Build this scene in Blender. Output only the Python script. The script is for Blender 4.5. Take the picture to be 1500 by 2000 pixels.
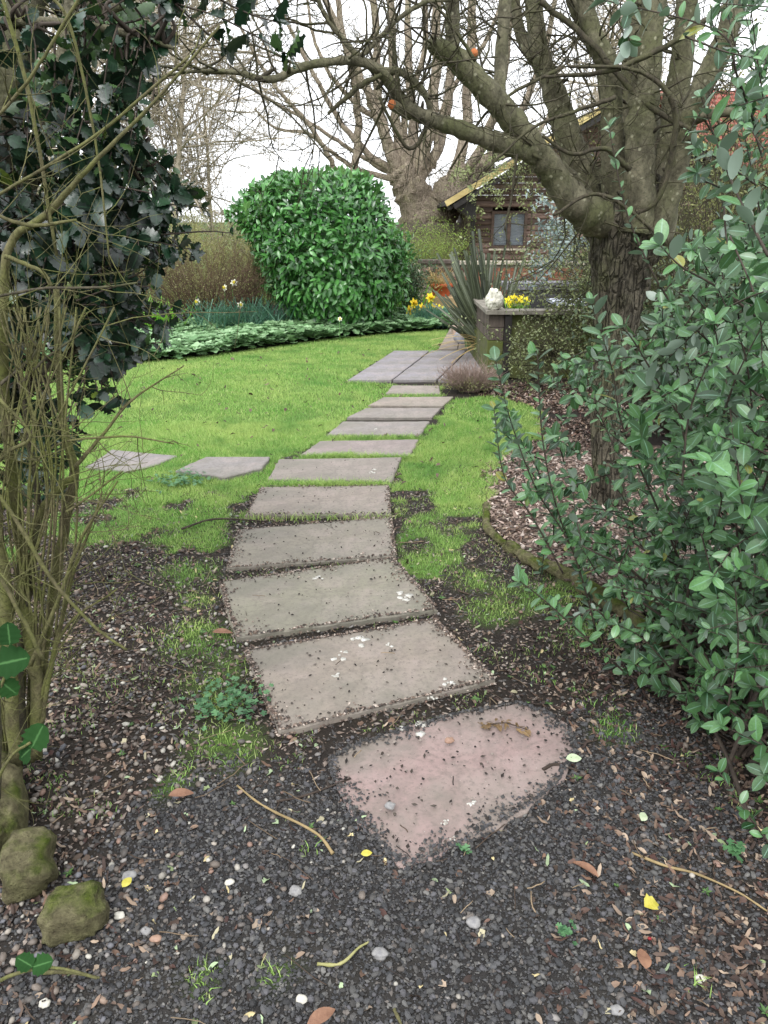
import bpy, math
import numpy as np
from mathutils import Vector, Matrix
R = math.radians
rng = np.random.default_rng(11)
for o in list(bpy.data.objects): bpy.data.objects.remove(o)
sc = bpy.context.scene
COL = sc.collection
# ------------------------------------------------------------ camera, sky, sun, exposure
CZ, PITCH, FPX = 1.55, R(20.8), 1502.0
cam = bpy.data.cameras.new('camera'); co = bpy.data.objects.new('camera', cam); COL.objects.link(co)
co.location = (0, 0, CZ); co.rotation_euler = (math.pi/2 - PITCH, 0, 0)
cam.sensor_fit = 'VERTICAL'; cam.sensor_height = 36; cam.lens = 36*FPX/2000; cam.clip_start = .05; cam.clip_end = 2000
sc.camera = co
SUN_EL, SUN_AZ = R(52), R(200)
w = bpy.data.worlds.new('World'); sc.world = w; w.use_nodes = True
nt = w.node_tree; nt.nodes.clear()
sky = nt.nodes.new('ShaderNodeTexSky'); sky.sky_type = 'NISHITA'; sky.sun_disc = False
sky.sun_elevation = SUN_EL; sky.sun_rotation = SUN_AZ; sky.air_density = 1.0; sky.dust_density = 2; sky.ozone_density = 1
hs = nt.nodes.new('ShaderNodeHueSaturation'); hs.inputs['Saturation'].default_value = .12
bg = nt.nodes.new('ShaderNodeBackground'); bg.inputs['Strength'].default_value = .15
wo = nt.nodes.new('ShaderNodeOutputWorld')
nt.links.new(sky.outputs[0], hs.inputs['Color']); cl = nt.nodes.new('ShaderNodeMix'); cl.data_type = 'RGBA'; cl.inputs[0].default_value = .82; cl.inputs[7].default_value = (7.15, 7.35, 7.7, 1)   # even cloud cover over the sky
nt.links.new(hs.outputs[0], cl.inputs[6]); nt.links.new(cl.outputs[2], bg.inputs[0]); nt.links.new(bg.outputs[0], wo.inputs[0])
sl = bpy.data.lights.new('sun', 'SUN'); sl.energy = 1.1; sl.angle = R(25); sl.color = (1, .98, .955)
so = bpy.data.objects.new('sun', sl); COL.objects.link(so)
so.rotation_euler = (math.pi/2 - SUN_EL, 0, R(180) - SUN_AZ)
sc.view_settings.view_transform = 'Standard'; sc.view_settings.look = 'None'; sc.view_settings.gamma = 1
sc.view_settings.use_curve_mapping = False; sc.view_settings.exposure = 1.05
sc.cycles.max_bounces = 6; sc.cycles.transparent_max_bounces = 8
# ------------------------------------------------------------ geometry of places: points of the garden
_f = np.array([0, math.cos(PITCH), -math.sin(PITCH)]); _u = np.array([0, math.sin(PITCH), math.cos(PITCH)]); _r = np.array([1., 0, 0])
def ray(px, py): return _f + _r*((px-750)/FPX) + _u*((1000-py)/FPX)
def G(px, py, z=0.0):
    d = ray(px, py); t = (z-CZ)/d[2]; return np.array([d[0]*t, d[1]*t, z])
def P(px, py, D):
    d = ray(px, py); t = D/d[1]; return np.array([d[0]*t, D, CZ+d[2]*t])
def pxm(p): return float((np.asarray(p)-[0, 0, CZ])@_f)/FPX          # metres per pixel at a point
def proj(p):
    q = np.asarray(p)-[0, 0, CZ]; z = q@_f
    return 750+FPX*(q@_r)/z, 1000-FPX*(q@_u)/z, z
def Gs(l, z=0.0): return np.array([G(a, b, z) for a, b in l])
def nrm(v): v = np.asarray(v, float); return v/(np.linalg.norm(v, axis=-1, keepdims=True)+1e-9)
def inpoly(x, y, poly):
    c = np.zeros(x.shape, bool); n = len(poly)
    for i in range(n):
        x1, y1 = poly[i][:2]; x2, y2 = poly[(i+1) % n][:2]
        if y1 == y2: continue
        c ^= ((y1 > y) != (y2 > y)) & (x < (x2-x1)*(y-y1)/(y2-y1)+x1)
    return c
def _h(i, j, s):
    v = np.sin(i*127.1+j*311.7+s*74.7)*43758.5453; return v-np.floor(v)
def vn(x, y, sc_, s=0):
    x = x*sc_; y = y*sc_; i = np.floor(x); j = np.floor(y); a = x-i; b = y-j; a = a*a*(3-2*a); b = b*b*(3-2*b)
    return (_h(i, j, s)*(1-a)+_h(i+1, j, s)*a)*(1-b)+(_h(i, j+1, s)*(1-a)+_h(i+1, j+1, s)*a)*b
def fbm(x, y, sc_, s=0): return (vn(x, y, sc_, s)+.5*vn(x, y, sc_*2.1, s+1)+.25*vn(x, y, sc_*4.3, s+2))/1.75
# ------------------------------------------------------------ materials
def C(h, k=1.0):
    h = h.lstrip('#'); r = [int(h[i:i+2], 16)/255 for i in (0, 2, 4)]
    return tuple(k*(c/12.92 if c <= .04045 else ((c+.055)/1.055)**2.4) for c in r)+(1,)
class NM:
    def __init__(s, name):
        s.m = bpy.data.materials.new(name); s.m.use_nodes = True; s.t = s.m.node_tree; s.t.nodes.clear()
        s.out = s.n('OutputMaterial'); s.b = s.n('BsdfPrincipled'); s.t.links.new(s.b.outputs[0], s.out.inputs[0])
    def n(s, k, **kw):
        x = s.t.nodes.new('ShaderNode'+k)
        for a, v in kw.items(): setattr(x, a, v)
        return x
    def set(s, i, v):
        if isinstance(v, bpy.types.NodeSocket): s.t.links.new(v, i)
        else: i.default_value = v
    def coord(s, kind='Object', scale=None):
        tc = s.n('TexCoord').outputs[kind]
        if scale is None: return tc
        m = s.n('Mapping'); s.set(m.inputs[0], tc); m.inputs['Scale'].default_value = scale; return m.outputs[0]
    def noise(s, sc_, detail=5, rough=.55, co=None, dist=0):
        x = s.n('TexNoise'); x.inputs['Scale'].default_value = sc_; x.inputs['Detail'].default_value = detail
        x.inputs['Roughness'].default_value = rough; x.inputs['Distortion'].default_value = dist
        s.set(x.inputs['Vector'], co or s.coord()); return x.outputs['Fac']
    def vor(s, sc_, out='Distance', co=None, feat='F1'):
        x = s.n('TexVoronoi', feature=feat); x.inputs['Scale'].default_value = sc_; s.set(x.inputs['Vector'], co or s.coord()); return x.outputs[out]
    def ramp(s, f, st):
        x = s.n('ValToRGB'); s.set(x.inputs[0], f); e = x.color_ramp.elements
        while len(e) < len(st): e.new(.5)
        for k, (p, c) in enumerate(st):
            e[k].position = p; e[k].color = c if isinstance(c, tuple) else (c, c, c, 1)
        return x.outputs[0]
    def mix(s, f, a, b, mode='MIX'):
        x = s.n('Mix', data_type='RGBA', blend_type=mode); s.set(x.inputs[0], f); s.set(x.inputs[6], a); s.set(x.inputs[7], b); return x.outputs[2]
    def math(s, op, a, b=0.0):
        x = s.n('Math', operation=op); s.set(x.inputs[0], a); s.set(x.inputs[1], b); return x.outputs[0]
    def attr(s, n, out='Fac'): return s.n('Attribute', attribute_name=n).outputs[out]
    def bump(s, h, st=.3, d=.01, prev=None):
        x = s.n('Bump'); x.inputs['Strength'].default_value = st; x.inputs['Distance'].default_value = d; s.set(x.inputs['Height'], h)
        if prev: s.set(x.inputs['Normal'], prev)
        return x.outputs[0]
    def fin(s, col, rough=.8, normal=None, spec=.5):
        s.set(s.b.inputs['Base Color'], col); s.set(s.b.inputs['Roughness'], rough); s.b.inputs['Specular IOR Level'].default_value = spec
        if normal is not None: s.set(s.b.inputs['Normal'], normal)
        return s.m
def m_bark(name, a, b, moss, amt=.5, scale=8., bump=.6, patch=None, crack=0.0):
    k = NM(name); co = k.coord('Object', (1, 1, .45))
    n1 = k.noise(scale*2.2, 8, .65, co); c = k.ramp(n1, [(.3, a), (.7, b)])
    n2 = k.noise(scale*.6, 6, .6); f = k.ramp(n2, [(.62-amt*.35, 0.), (.75-amt*.2, 1.)])
    c = k.mix(k.math('MULTIPLY', f, .85), c, moss)
    if patch: c = k.mix(k.ramp(k.vor(scale*3), [(.1, .7), (.2, 0.)]), c, patch)
    c = k.mix(k.ramp(k.noise(scale*9, 5, .7), [(.35, .55), (.55, 0.)]), c, tuple(.45*x for x in a[:3])+(1,))
    hgt = n1
    if crack:
        wv = k.mix(.035, k.coord('Object', (1, 1, .28)), k.n('TexNoise').outputs['Color'], 'ADD'); e_ = k.ramp(k.vor(scale*4, co=wv, feat='DISTANCE_TO_EDGE'), [(.0, 0.), (.16, 1.)]); c = k.mix(k.math('MULTIPLY', k.math('SUBTRACT', 1.0, e_), crack), c, tuple(.3*x for x in a[:3])+(1,)); hgt = k.math('ADD', n1, e_)
    nn = k.bump(hgt, bump, .012); nn = k.bump(k.noise(scale*14, 4), bump*.5, .004, nn)
    return k.fin(c, .88, nn, .25)
def m_leaf(name, dark, light, rough=.45, trans=.25, under=None, rib=None, odd=None, spec=.5):
    k = NM(name); oi = k.n('ObjectInfo')
    f = k.math('FRACT', k.math('ADD', k.attr('rnd'), oi.outputs['Random']))
    st = [(0., dark), (.95, light)]
    if odd: st = [(0., dark), (.985, light), (.992, odd)]
    c = k.ramp(f, st)
    c = k.mix(k.ramp(k.noise(14, 3), [(.35, 0.), (.7, .35)]), c, tuple(.6*x for x in dark[:3])+(1,))
    if rib: c = k.mix(k.ramp(k.attr('mid'), [(.0, .75), (.12, 0.)]), c, rib)
    if under:
        g = k.n('NewGeometry'); c = k.mix(g.outputs['Backfacing'], c, under)
    bn = k.bump(k.noise(60, 3), .15, .003)
    k.fin(c, rough, bn, spec)
    if trans:
        tr = k.n('BsdfTranslucent'); k.set(tr.inputs[0], k.mix(.5, c, light)); ms = k.n('MixShader'); ms.inputs[0].default_value = trans
        k.t.links.new(k.b.outputs[0], ms.inputs[1]); k.t.links.new(tr.outputs[0], ms.inputs[2]); k.t.links.new(ms.outputs[0], k.out.inputs[0])
    return k.m
def m_plain(name, a, b, scale=20, rough=.8, bump=.2, spec=.4, d=.005, stretch=(1, 1, 1)):
    k = NM(name); n = k.noise(scale, 6, .6, k.coord('Object', stretch))
    return k.fin(k.ramp(n, [(.3, a), (.7, b)]), rough, k.bump(n, bump, d), spec)
def m_col(name, rough=.8, spec=.4, bs=300, st=.3):
    k = NM(name); n = k.noise(bs, 3); c = k.mix(k.ramp(n, [(.3, 0.), (.7, .5)]), k.attr('col', 'Color'), k.mix(.55, k.attr('col', 'Color'), (.03, .028, .025, 1)))
    return k.fin(c, rough, k.bump(n, st, .002), spec)
# ------------------------------------------------------------ mesh building
class MB:
    def __init__(s): s.V = []; s.F = []; s.A = {}; s.n = 0
    def add(s, v, f, **at):
        v = np.asarray(v, np.float32).reshape(-1, 3); f = np.asarray(f, np.int32)
        s.V.append(v); s.F.append(f+s.n)
        for k, a in at.items():
            s.A.setdefault(k, []).append((s.n, np.broadcast_to(np.asarray(a, np.float32), (len(v), 3) if k == 'col' else (len(v),))))
        s.n += len(v)
    def inst(s, tpl, M, T, rnd=None, col=None):
        tv, tf, mid = tpl; N = len(T)
        if N == 0: return
        v = (np.einsum('nij,vj->nvi', M, tv)+T[:, None, :]).reshape(-1, 3); nv = len(tv)
        f = (tf[None]+np.arange(N)[:, None, None]*nv).reshape(-1, tf.shape[1])
        at = {'mid': np.tile(mid, N), 'rnd': np.repeat(rng.random(N) if rnd is None else rnd, nv)}
        s.V.append(v.astype(np.float32)); s.F.append((f+s.n).astype(np.int32))
        for k, a in at.items(): s.A.setdefault(k, []).append((s.n, a))
        if col is not None: s.A.setdefault('col', []).append((s.n, np.repeat(np.asarray(col), nv, axis=0)))
        s.n += len(v)
    def mesh(s, name, mat, smooth=True, org=None):
        me = bpy.data.meshes.new(name); V = np.concatenate(s.V)
        if org is not None: V = V-np.asarray(org, np.float32)
        tot = np.concatenate([np.full(len(f), f.shape[1], np.int32) for f in s.F]); L = np.concatenate([f.ravel() for f in s.F])
        me.vertices.add(len(V)); me.vertices.foreach_set('co', V.astype(np.float32).ravel())
        me.loops.add(len(L)); me.loops.foreach_set('vertex_index', L)
        me.polygons.add(len(tot)); st = np.zeros(len(tot), np.int32); st[1:] = np.cumsum(tot)[:-1]
        me.polygons.foreach_set('loop_start', st)
        me.polygons.foreach_set('use_smooth', np.full(len(tot), smooth))
        for k, l in s.A.items():
            if k == 'col':
                a = np.ones((len(V), 4), np.float32)
                for n0, x in l: a[n0:n0+len(x), :3] = x
                me.attributes.new(k, 'FLOAT_COLOR', 'POINT').data.foreach_set('color', a.ravel())
            else:
                a = np.zeros(len(V), np.float32)
                for n0, x in l: a[n0:n0+len(x)] = x
                me.attributes.new(k, 'FLOAT', 'POINT').data.foreach_set('value', a)
        me.update(calc_edges=True); me.materials.append(mat); return me
    def build(s, name, mat, parent=None, smooth=True, **kw):
        V = np.concatenate(s.V); org = np.array([V[:, 0].mean(), V[:, 1].mean(), V[:, 2].min()])
        return link(name, s.mesh(name, mat, smooth, org), org, parent, **kw)
WL = {}
def link(name, data, loc, parent=None, M=None, **kw):
    o = bpy.data.objects.new(name, data); COL.objects.link(o); WL[o.name] = np.asarray(loc, float)
    l = np.asarray(loc, float)
    if parent is not None: o.parent = parent; l = l-WL[parent.name]
    if M is None: o.location = l
    else:
        m = Matrix([list(M[i])+[l[i]] for i in range(3)]+[[0, 0, 0, 1]]); o.matrix_basis = m
    tag(o, **kw); return o
def tag(o, label=None, cat=None, group=None, kind=None):
    if label: o['label'] = label
    if cat: o['category'] = cat
    if group: o['group'] = group
    if kind: o['kind'] = kind
    return o
def thing(name, loc, label, cat, group=None): return link(name, None, loc, None, label=label, cat=cat, group=group)
QF = np.array([[0, 1, 2, 3], [7, 6, 5, 4], [0, 4, 5, 1], [1, 5, 6, 2], [2, 6, 7, 3], [3, 7, 4, 0]])
def box(mb, a, b, bev=0.0, **at):
    a = np.asarray(a, float); b = np.asarray(b, float)
    prism(mb, [(a[0], a[1]), (b[0], a[1]), (b[0], b[1]), (a[0], b[1])], a[2], b[2], bev, **at)
def prism(mb, poly, z0, z1, bev=0.0, **at):
    p = np.asarray(poly, float)[:, :2]
    ar = np.sum(p[:, 0]*np.roll(p[:, 1], -1)-np.roll(p[:, 0], -1)*p[:, 1])
    if ar < 0: p = p[::-1]
    n = len(p); c = p.mean(0); rings = []
    def ring(q, z): rings.append(np.column_stack([q, np.full(n, z)]))
    ins = p-nrm(p-c)*bev*1.3
    ring(p, z0); ring(p, z1-bev)
    if bev > 0: ring(ins, z1)
    v = np.concatenate(rings); f = []
    for k in range(len(rings)-1):
        for i in range(n): j = (i+1) % n; f.append([k*n+i, k*n+j, (k+1)*n+j, (k+1)*n+i])
    mb.add(v, f, **at); last = (len(rings)-1)*n; b0 = mb.n-len(v)
    mb.F.append(np.array([[b0+last+i for i in range(n)]], np.int32)); mb.F.append(np.array([[b0+i for i in range(n)][::-1]], np.int32))
def obox(mb, c, ax, ay, az, h):
    """box at centre c with half vectors ax*h0.."""
    c = np.asarray(c, float); X = nrm(ax)*h[0]; Y = nrm(ay)*h[1]; Z = nrm(az)*h[2]
    v = [c-X-Y-Z, c+X-Y-Z, c+X+Y-Z, c-X+Y-Z, c-X-Y+Z, c+X-Y+Z, c+X+Y+Z, c-X+Y+Z]
    mb.add(v, [[3, 2, 1, 0], [4, 5, 6, 7], [0, 1, 5, 4], [1, 2, 6, 5], [2, 3, 7, 6], [3, 0, 4, 7]])
def cat(ctrl, n=6):
    p = np.asarray(ctrl, float); q = np.vstack([2*p[0]-p[1], p, 2*p[-1]-p[-2]]); out = []
    for i in range(1, len(q)-2):
        t = np.linspace(0, 1, n, endpoint=False)[:, None]
        out.append(.5*((2*q[i])+(-q[i-1]+q[i+1])*t+(2*q[i-1]-5*q[i]+4*q[i+1]-q[i+2])*t*t+(-q[i-1]+3*q[i]-3*q[i+1]+q[i+2])*t**3))
    out.append(q[-2][None]); return np.concatenate(out)
def tube(mb, pts, rad, sides=6, lump=0.0, cap=True, rough=0.0, **at):
    pts = np.asarray(pts, float); n = len(pts); rad = np.broadcast_to(rad, (n,))
    t = np.gradient(pts, axis=0); t = nrm(t); m = nrm(pts[-1]-pts[0]+1e-6)
    ref = np.eye(3)[np.argmin(np.abs(m))]
    a = nrm(np.cross(t, ref)); b = np.cross(t, a)
    an = np.arange(sides)*2*math.pi/sides; r = rad[:, None]*np.ones((1, sides))
    if lump: r = r*(1+lump*(vn(np.arange(n)[:, None]*.6+pts[0, 0]*7, np.cos(an)[None]*1.3+np.sin(an)[None]*2.1+5, 1.)-.5)*2)
    v = pts[:, None, :]+r[..., None]*(np.cos(an)[None, :, None]*a[:, None]+np.sin(an)[None, :, None]*b[:, None])
    i = np.arange(n-1)[:, None]*sides; j = np.arange(sides)[None]; k = (j+1) % sides
    f = np.stack([i+j, i+k, i+sides+k, i+sides+j], -1).reshape(-1, 4)
    if rough: v = v+(v-pts[:, None, :])*(rough*(vn(v[..., 0]*3-v[..., 1]*1.5+v[..., 2]*.3, v[..., 1]*3+v[..., 2]*.35, 14, 3)+.6*vn(v[..., 0]*2+v[..., 1]*2, v[..., 2]*.5, 31, 8)-.8))[..., None]
    mb.add(v.reshape(-1, 3), f, **at)
    if cap and sides > 3:
        b0 = mb.n-n*sides; mb.F.append(np.array([[b0+(n-1)*sides+q for q in range(sides)]], np.int32)); mb.F.append(np.array([[b0+q for q in range(sides)][::-1]], np.int32))
def limbpts(ctrl, n=6, wob=0.0, s=0):
    c = []
    for px, py, D, rp in ctrl:
        p = P(px, py, D); c.append(list(p)+[rp*pxm(p)])
    q = cat(c, n)
    if wob: q[:, :3] += (rng.random((len(q), 3))-.5)*wob*q[:, 3:4]
    return q
def wander(p, d, L, n=5, wig=.25, grav=0.0):
    d = nrm(d); out = [np.asarray(p, float)]; st = L/n
    for _ in range(n):
        d = nrm(d+(rng.random(3)-.5)*2*wig+np.array([0, 0, grav])); out.append(out[-1]+d*st)
    return np.array(out)
def wanderN(p, d, L, n=5, wig=.25, grav=0.0):
    d = nrm(d); P_ = [p]; st = (L/n)[:, None]
    for _ in range(n):
        d = nrm(d+(rng.random(d.shape)-.5)*2*wig+np.array([0, 0, grav])); P_.append(P_[-1]+d*st)
    return np.stack(P_, 1)
def tubesN(mb, Q, Rr, sides=3):
    N, m, _ = Q.shape; t = nrm(np.gradient(Q, axis=1)); mn = nrm(Q[:, -1]-Q[:, 0]+1e-6); ref = np.eye(3)[np.argmin(np.abs(mn), 1)][:, None, :]
    a = nrm(np.cross(t, np.broadcast_to(ref, t.shape))); b = np.cross(t, a); an = np.arange(sides)*2*math.pi/sides; Rr = np.broadcast_to(Rr, (N, m))[:, :, None, None]
    v = Q[:, :, None]+Rr*(np.cos(an)[:, None]*a[:, :, None]+np.sin(an)[:, None]*b[:, :, None])
    i = np.arange(m-1)[:, None]*sides; j = np.arange(sides)[None]; k = (j+1) % sides; f = np.stack([i+j, i+k, i+sides+k, i+sides+j], -1).reshape(-1, 4)
    mb.add(v.reshape(-1, 3), (f[None]+np.arange(N)[:, None, None]*m*sides).reshape(-1, 4))
def twigs(mb, pts, num, L, r, lev=2, sides=3, spread=.9, grav=0.0, wig=.25, sub=4, up=0.0, t0=0.1, tips=None, fall=.5):
    Q = np.asarray(pts, float); Q = Q[None] if Q.ndim == 2 else Q; L = np.broadcast_to(np.asarray(L, float), (len(Q),))
    for l_ in range(lev):
        n_ = num if l_ == 0 else sub; N = len(Q)*n_
        if N == 0: return
        t = nrm(np.gradient(Q, axis=1)); par = np.repeat(np.arange(len(Q)), n_); m = Q.shape[1]; lo = t0 if l_ == 0 else .2
        u = (lo+(1-lo)*rng.random(N))*(m-1.001); i = u.astype(int); fr_ = (u-i)[:, None]; p = Q[par, i]*(1-fr_)+Q[par, i+1]*fr_
        d = nrm(t[par, i]*(1-spread*.6)+nrm(rng.normal(size=(N, 3)))*spread+np.array([0, 0, up])); Ln = L[par]*(.5+rng.random(N)*.9)
        Q = wanderN(p, d, Ln, 5, wig, grav); tubesN(mb, Q, np.linspace(r, r*.35, 6)[None], sides if l_ == 0 else 3)
        if tips is not None: tips.append(Q[:, -1])
        L = Ln*fall; r *= .6
def frames(d, n):
    y = nrm(d); x = nrm(np.cross(y, n)); z = np.cross(x, y); return np.stack([x, y, z], -1)
def scaleM(M, s):
    s = np.asarray(s, float)
    return M*(s[:, None, None] if s.ndim == 1 else s[:, None, :])
def leaf_t(w=.45, rows=6, fold=.25, curl=.2, spiny=0.0, pk=.9, q=.75):
    t = np.linspace(0, 1, rows+1); hw = np.maximum(w/2*np.sin(math.pi*t**pk)**q, .012)
    if spiny: hw = hw*np.where(np.arange(rows+1) % 2 == 0, 1-spiny, 1.12); hw[0] = .012; hw[-1] = .005
    zc = -curl*t*t; zs = zc+fold*hw
    if spiny: zs = zs+np.where(np.arange(rows+1) % 2 == 0, -.03, .07)
    v = np.empty((rows+1, 3, 3)); v[:, 0] = np.column_stack([-hw, t, zs]); v[:, 1] = np.column_stack([0*t, t, zc]); v[:, 2] = np.column_stack([hw, t, zs])
    mid = np.tile([1., 0., 1.], rows+1); f = []
    for i in range(rows): a = i*3; f += [[a+1, a+4, a+3, a], [a+2, a+5, a+4, a+1]]
    return v.reshape(-1, 3), np.array(f), mid
def lobed_t(lobes=5, amp=.45, z=.1, n=None):
    n = n or lobes*4; a = np.linspace(.25, 2*math.pi-.25, n); rr = .5*(1-amp+amp*np.abs(np.cos((a-math.pi)*lobes/2.2))**.6)
    v = [[0, .0, 0]]+[[math.sin(x)*r_, -math.cos(x)*r_, z*r_+(.04 if i % 2 else 0)] for i, (x, r_) in enumerate(zip(a, rr))]
    f = [[0, i+1, i+2] for i in range(n-1)]; return np.array(v), np.array(f), np.array([0.]+[1.]*n)
def ico(sub=0):
    import bmesh
    bm = bmesh.new(); bmesh.ops.create_icosphere(bm, subdivisions=sub+1, radius=1); v = np.array([x.co[:] for x in bm.verts]); f = np.array([[a.index for a in y.verts] for y in bm.faces]); bm.free(); return v, f
ICO0, ICO1, ICO2 = ico(0), ico(1), ico(2)
OCT = (np.array([[1, 0, 0], [-1, 0, 0], [0, 1, 0], [0, -1, 0], [0, 0, 1], [0, 0, -1.]]), np.array([[0, 2, 4], [2, 1, 4], [1, 3, 4], [3, 0, 4], [2, 0, 5], [1, 2, 5], [3, 1, 5], [0, 3, 5]]))
def rock_t(base, j, rs=None):
    v, f = base; r2 = rs or rng
    vv = v*(1+(r2.random((len(v), 1))-.5)*2*j); return vv, f, np.ones(len(v))
def rotz(a):
    c, s = np.cos(a), np.sin(a); z = 0*a; return np.stack([np.stack([c, -s, z], -1), np.stack([s, c, z], -1), np.stack([z, z, z+1], -1)], -2)
def tiltM(N, amt):
    n = nrm(np.column_stack([rng.normal(size=(N, 2))*amt, np.ones(N)])); a = rng.random(N)*2*math.pi
    return frames(np.column_stack([np.cos(a), np.sin(a), 0*a]), n)
def pick(N, pal, var=.25):
    pal = np.array([p[:3] for p in pal]); c = pal[rng.integers(0, len(pal), N)]; return np.clip(c*(1+(rng.random((N, 1))-.5)*2*var), 0, 1)
LEAFOBJ = {}
def foliage(root, mat, tpls, Ms, Ts, size, name='leaf', limit=300, stuffname='foliage'):
    """nearest, largest leaves as parts of their own, the rest joined into one part"""
    px, py, z = proj(Ts); big = np.where((z > .3) & (px > -20) & (px < 1520) & (py > -20) & (py < 2020), size/np.maximum(z, .1), 0)
    face = np.abs(np.einsum('ni,ni->n', Ms[:, :, 2]/np.linalg.norm(Ms[:, :, 2], axis=1, keepdims=True), nrm(Ts-[0, 0, CZ])))
    order = np.argsort(-big*(.5+face)); top = order[:limit]; rest = order[limit:]
    key = (root.name, name); meshes = []
    for t in tpls:
        mb = MB(); mb.add(t[0], t[1], mid=t[2]); meshes.append(mb.mesh(name, mat, True))
    for k, i in enumerate(top): link(name, meshes[k % len(tpls)], Ts[i], root, M=Ms[i])
    if len(rest):
        mb = MB()
        for k, t in enumerate(tpls): s = rest[k::len(tpls)]; mb.inst(t, Ms[s], Ts[s])
        mb.build(stuffname, mat, root, kind='stuff')
def along(pts, spacing, size, out, t0=.15, ang=.9, flat=.5, jit=.3, whorl=False):
    """leaves set along a twig; appends (M, T, size)"""
    seg = np.linalg.norm(np.diff(pts, axis=0), axis=1); L = np.concatenate([[0], np.cumsum(seg)]); s = np.arange(L[-1]*t0, L[-1], spacing)
    if whorl: s = np.concatenate([s, np.full(4, L[-1])])
    if len(s) == 0: return
    p = np.column_stack([np.interp(s, L, pts[:, i]) for i in range(3)]); tg = nrm(np.gradient(pts, axis=0)); t = nrm(np.column_stack([np.interp(s, L, tg[:, i]) for i in range(3)]))
    N = len(s); az = np.arange(N)*2.4+rng.random()*6; a = nrm(np.cross(t, [0.1, .2, 1.])); b = np.cross(t, a)
    aa = ang*(1+(rng.random(N)-.5)*jit); d = t*np.cos(aa)[:, None]+(a*np.cos(az)[:, None]+b*np.sin(az)[:, None])*np.sin(aa)[:, None]
    d = nrm(d+rng.normal(size=(N, 3))*.15); n = nrm(t*(1-flat)+np.array([0, -.15, 1.])*flat+rng.normal(size=(N, 3))*.25)
    sz = size*(.5+rng.random(N)*.8); M = scaleM(frames(d, n), sz); out.append((M, p, sz))
def catl(out): return np.concatenate([o[0] for o in out]), np.concatenate([o[1] for o in out]), np.concatenate([o[2] for o in out])
# ============================================================ THE GROUND
SLABS = [
 ('largest nearest paving slab, pinkish, one corner pointing at the viewer, scattered with crumbs and pebbles', [(642,1482),(700,1452),(800,1418),(900,1392),(1012,1372),(1070,1392),(1112,1420),(1128,1462),(1090,1530),(1040,1572),(955,1622),(862,1668),(797,1698),(742,1655),(700,1602),(662,1555)], '#a08985'),
 ('second paving slab from the viewer, brown tinged with white bird droppings in its middle', [(478,1275),(850,1213),(968,1332),(546,1434)], '#968b80'),
 ('third paving slab from the viewer, grey green with one white dropping near its right end', [(428,1142),(770,1094),(855,1196),(462,1252)], '#8c8878'),
 ('fourth paving slab from the viewer, grey, with two straight dark twigs lying on it', [(466,1036),(765,1012),(774,1088),(443,1112)], '#8f887b'),
 ('fifth paving slab, pinkish grey, just before the grassy joint', [(510,954),(760,951),(763,1008),(480,1009)], '#988d83'),
 ('slab level with the side slabs, one white blotch on its right half', [(545,901),(784,897),(765,944),(522,941)], '#938a82'),
 ('pinkish slab with a tuft of grass growing along its front edge', [(624,863),(818,860),(800,892),(586,890)], '#948885'),
 ('wide slab just beyond the one with the grass tuft edge', [(669,826),(838,825.5),(820,852),(638,851)], '#908a86'),
 ('slab in the middle of the five far stepping slabs', [(714,800),(861,800),(843,818.5),(677,818.5)], '#908984'),
 ('second slab before the patio, pale brown at its right end', [(748,777),(886,776),(864,794),(719,793)], '#9c9186'),
 ('small slab touching the front edge of the patio', [(766,755),(858,755),(860,771),(754,770)], '#9a9188'),
 ('grey side slab in the grass left of the path, nearer one', [(402,896),(528,896),(512,918),(442,936),(342,923)], '#8d8886'),
 ('grey side slab in the lawn partly behind the holly twigs, farther left', [(218,880),(346,892),(302,910),(250,922),(168,914)], '#8b8686'),
]
slabW = [Gs(p) for _, p, _ in SLABS]
PAT = dict(y0=7.86, x0=0, rows=4)
xl0 = G(678, 745)[0]; patx0 = [G(678, 745)[0]+(G(768, 687)[0]-G(678, 745)[0])*i/4 for i in range(5)]
ydist = [G(750, v)[1] for v in (745, 728, 713.5, 700, 687)]
patio_poly = [(patx0[0], ydist[0]), (patx0[0]+1.9, ydist[0]), (patx0[4]+1.75, ydist[4]), (patx0[4], ydist[4])]
LAWN = [Gs([(-700,712),(0,716),(232,712),(320,702),(400,695),(480,684),(560,672),(640,662),(700,655),(800,648),(880,642),(868,664),(850,687),(765,687),(676,746),(757,756),(748,776),(718,797),(672,823),(624,862),(545,900),(560,960),(480,962),(340,948),(150,955),(-500,960)]),
        Gs([(886,776),(970,772),(1060,800),(1060,850),(990,885),(960,925),(890,955),(780,960),(766,944),(790,898),(820,852)]),
        Gs([(525,945),(765,945),(760,962),(512,965)]), Gs([(590,890),(800,890),(800,902),(560,904)]), Gs([(620,850),(830,850),(822,866),(610,868)]), Gs([(760,752),(860,752),(860,780),(750,780)]), Gs([(500,895),(550,895),(520,950),(430,950)])]
THIN = [(Gs([(90,935),(560,945),(478,1010),(450,1060),(330,1075),(150,1060),(60,1000)]), .62), (Gs([(760,945),(980,925),(960,1000),(910,1060),(880,1110),(830,1140),(785,1110),(768,1050)]), .50),
        (Gs([(-700,955),(90,950),(60,1100),(-700,1100)]), .35)]
SPOT = [(368,1116,.12), (385,1168,.07), (392,1238,.13), (425,1312,.10), (430,1370,.06), (440,1452,.10), (345,1040,.14), (850,1085,.12), (1090,1150,.12), (1165,1222,.08), (1010,1165,.12), (930,1130,.10), (1200,1420,.06), (960,1190,.1), (335,1525,.05), (540,1895,.03), (395,1905,.03)]
SPOTW = [(G(a, b), r*1.3) for a, b, r in SPOT]
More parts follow.
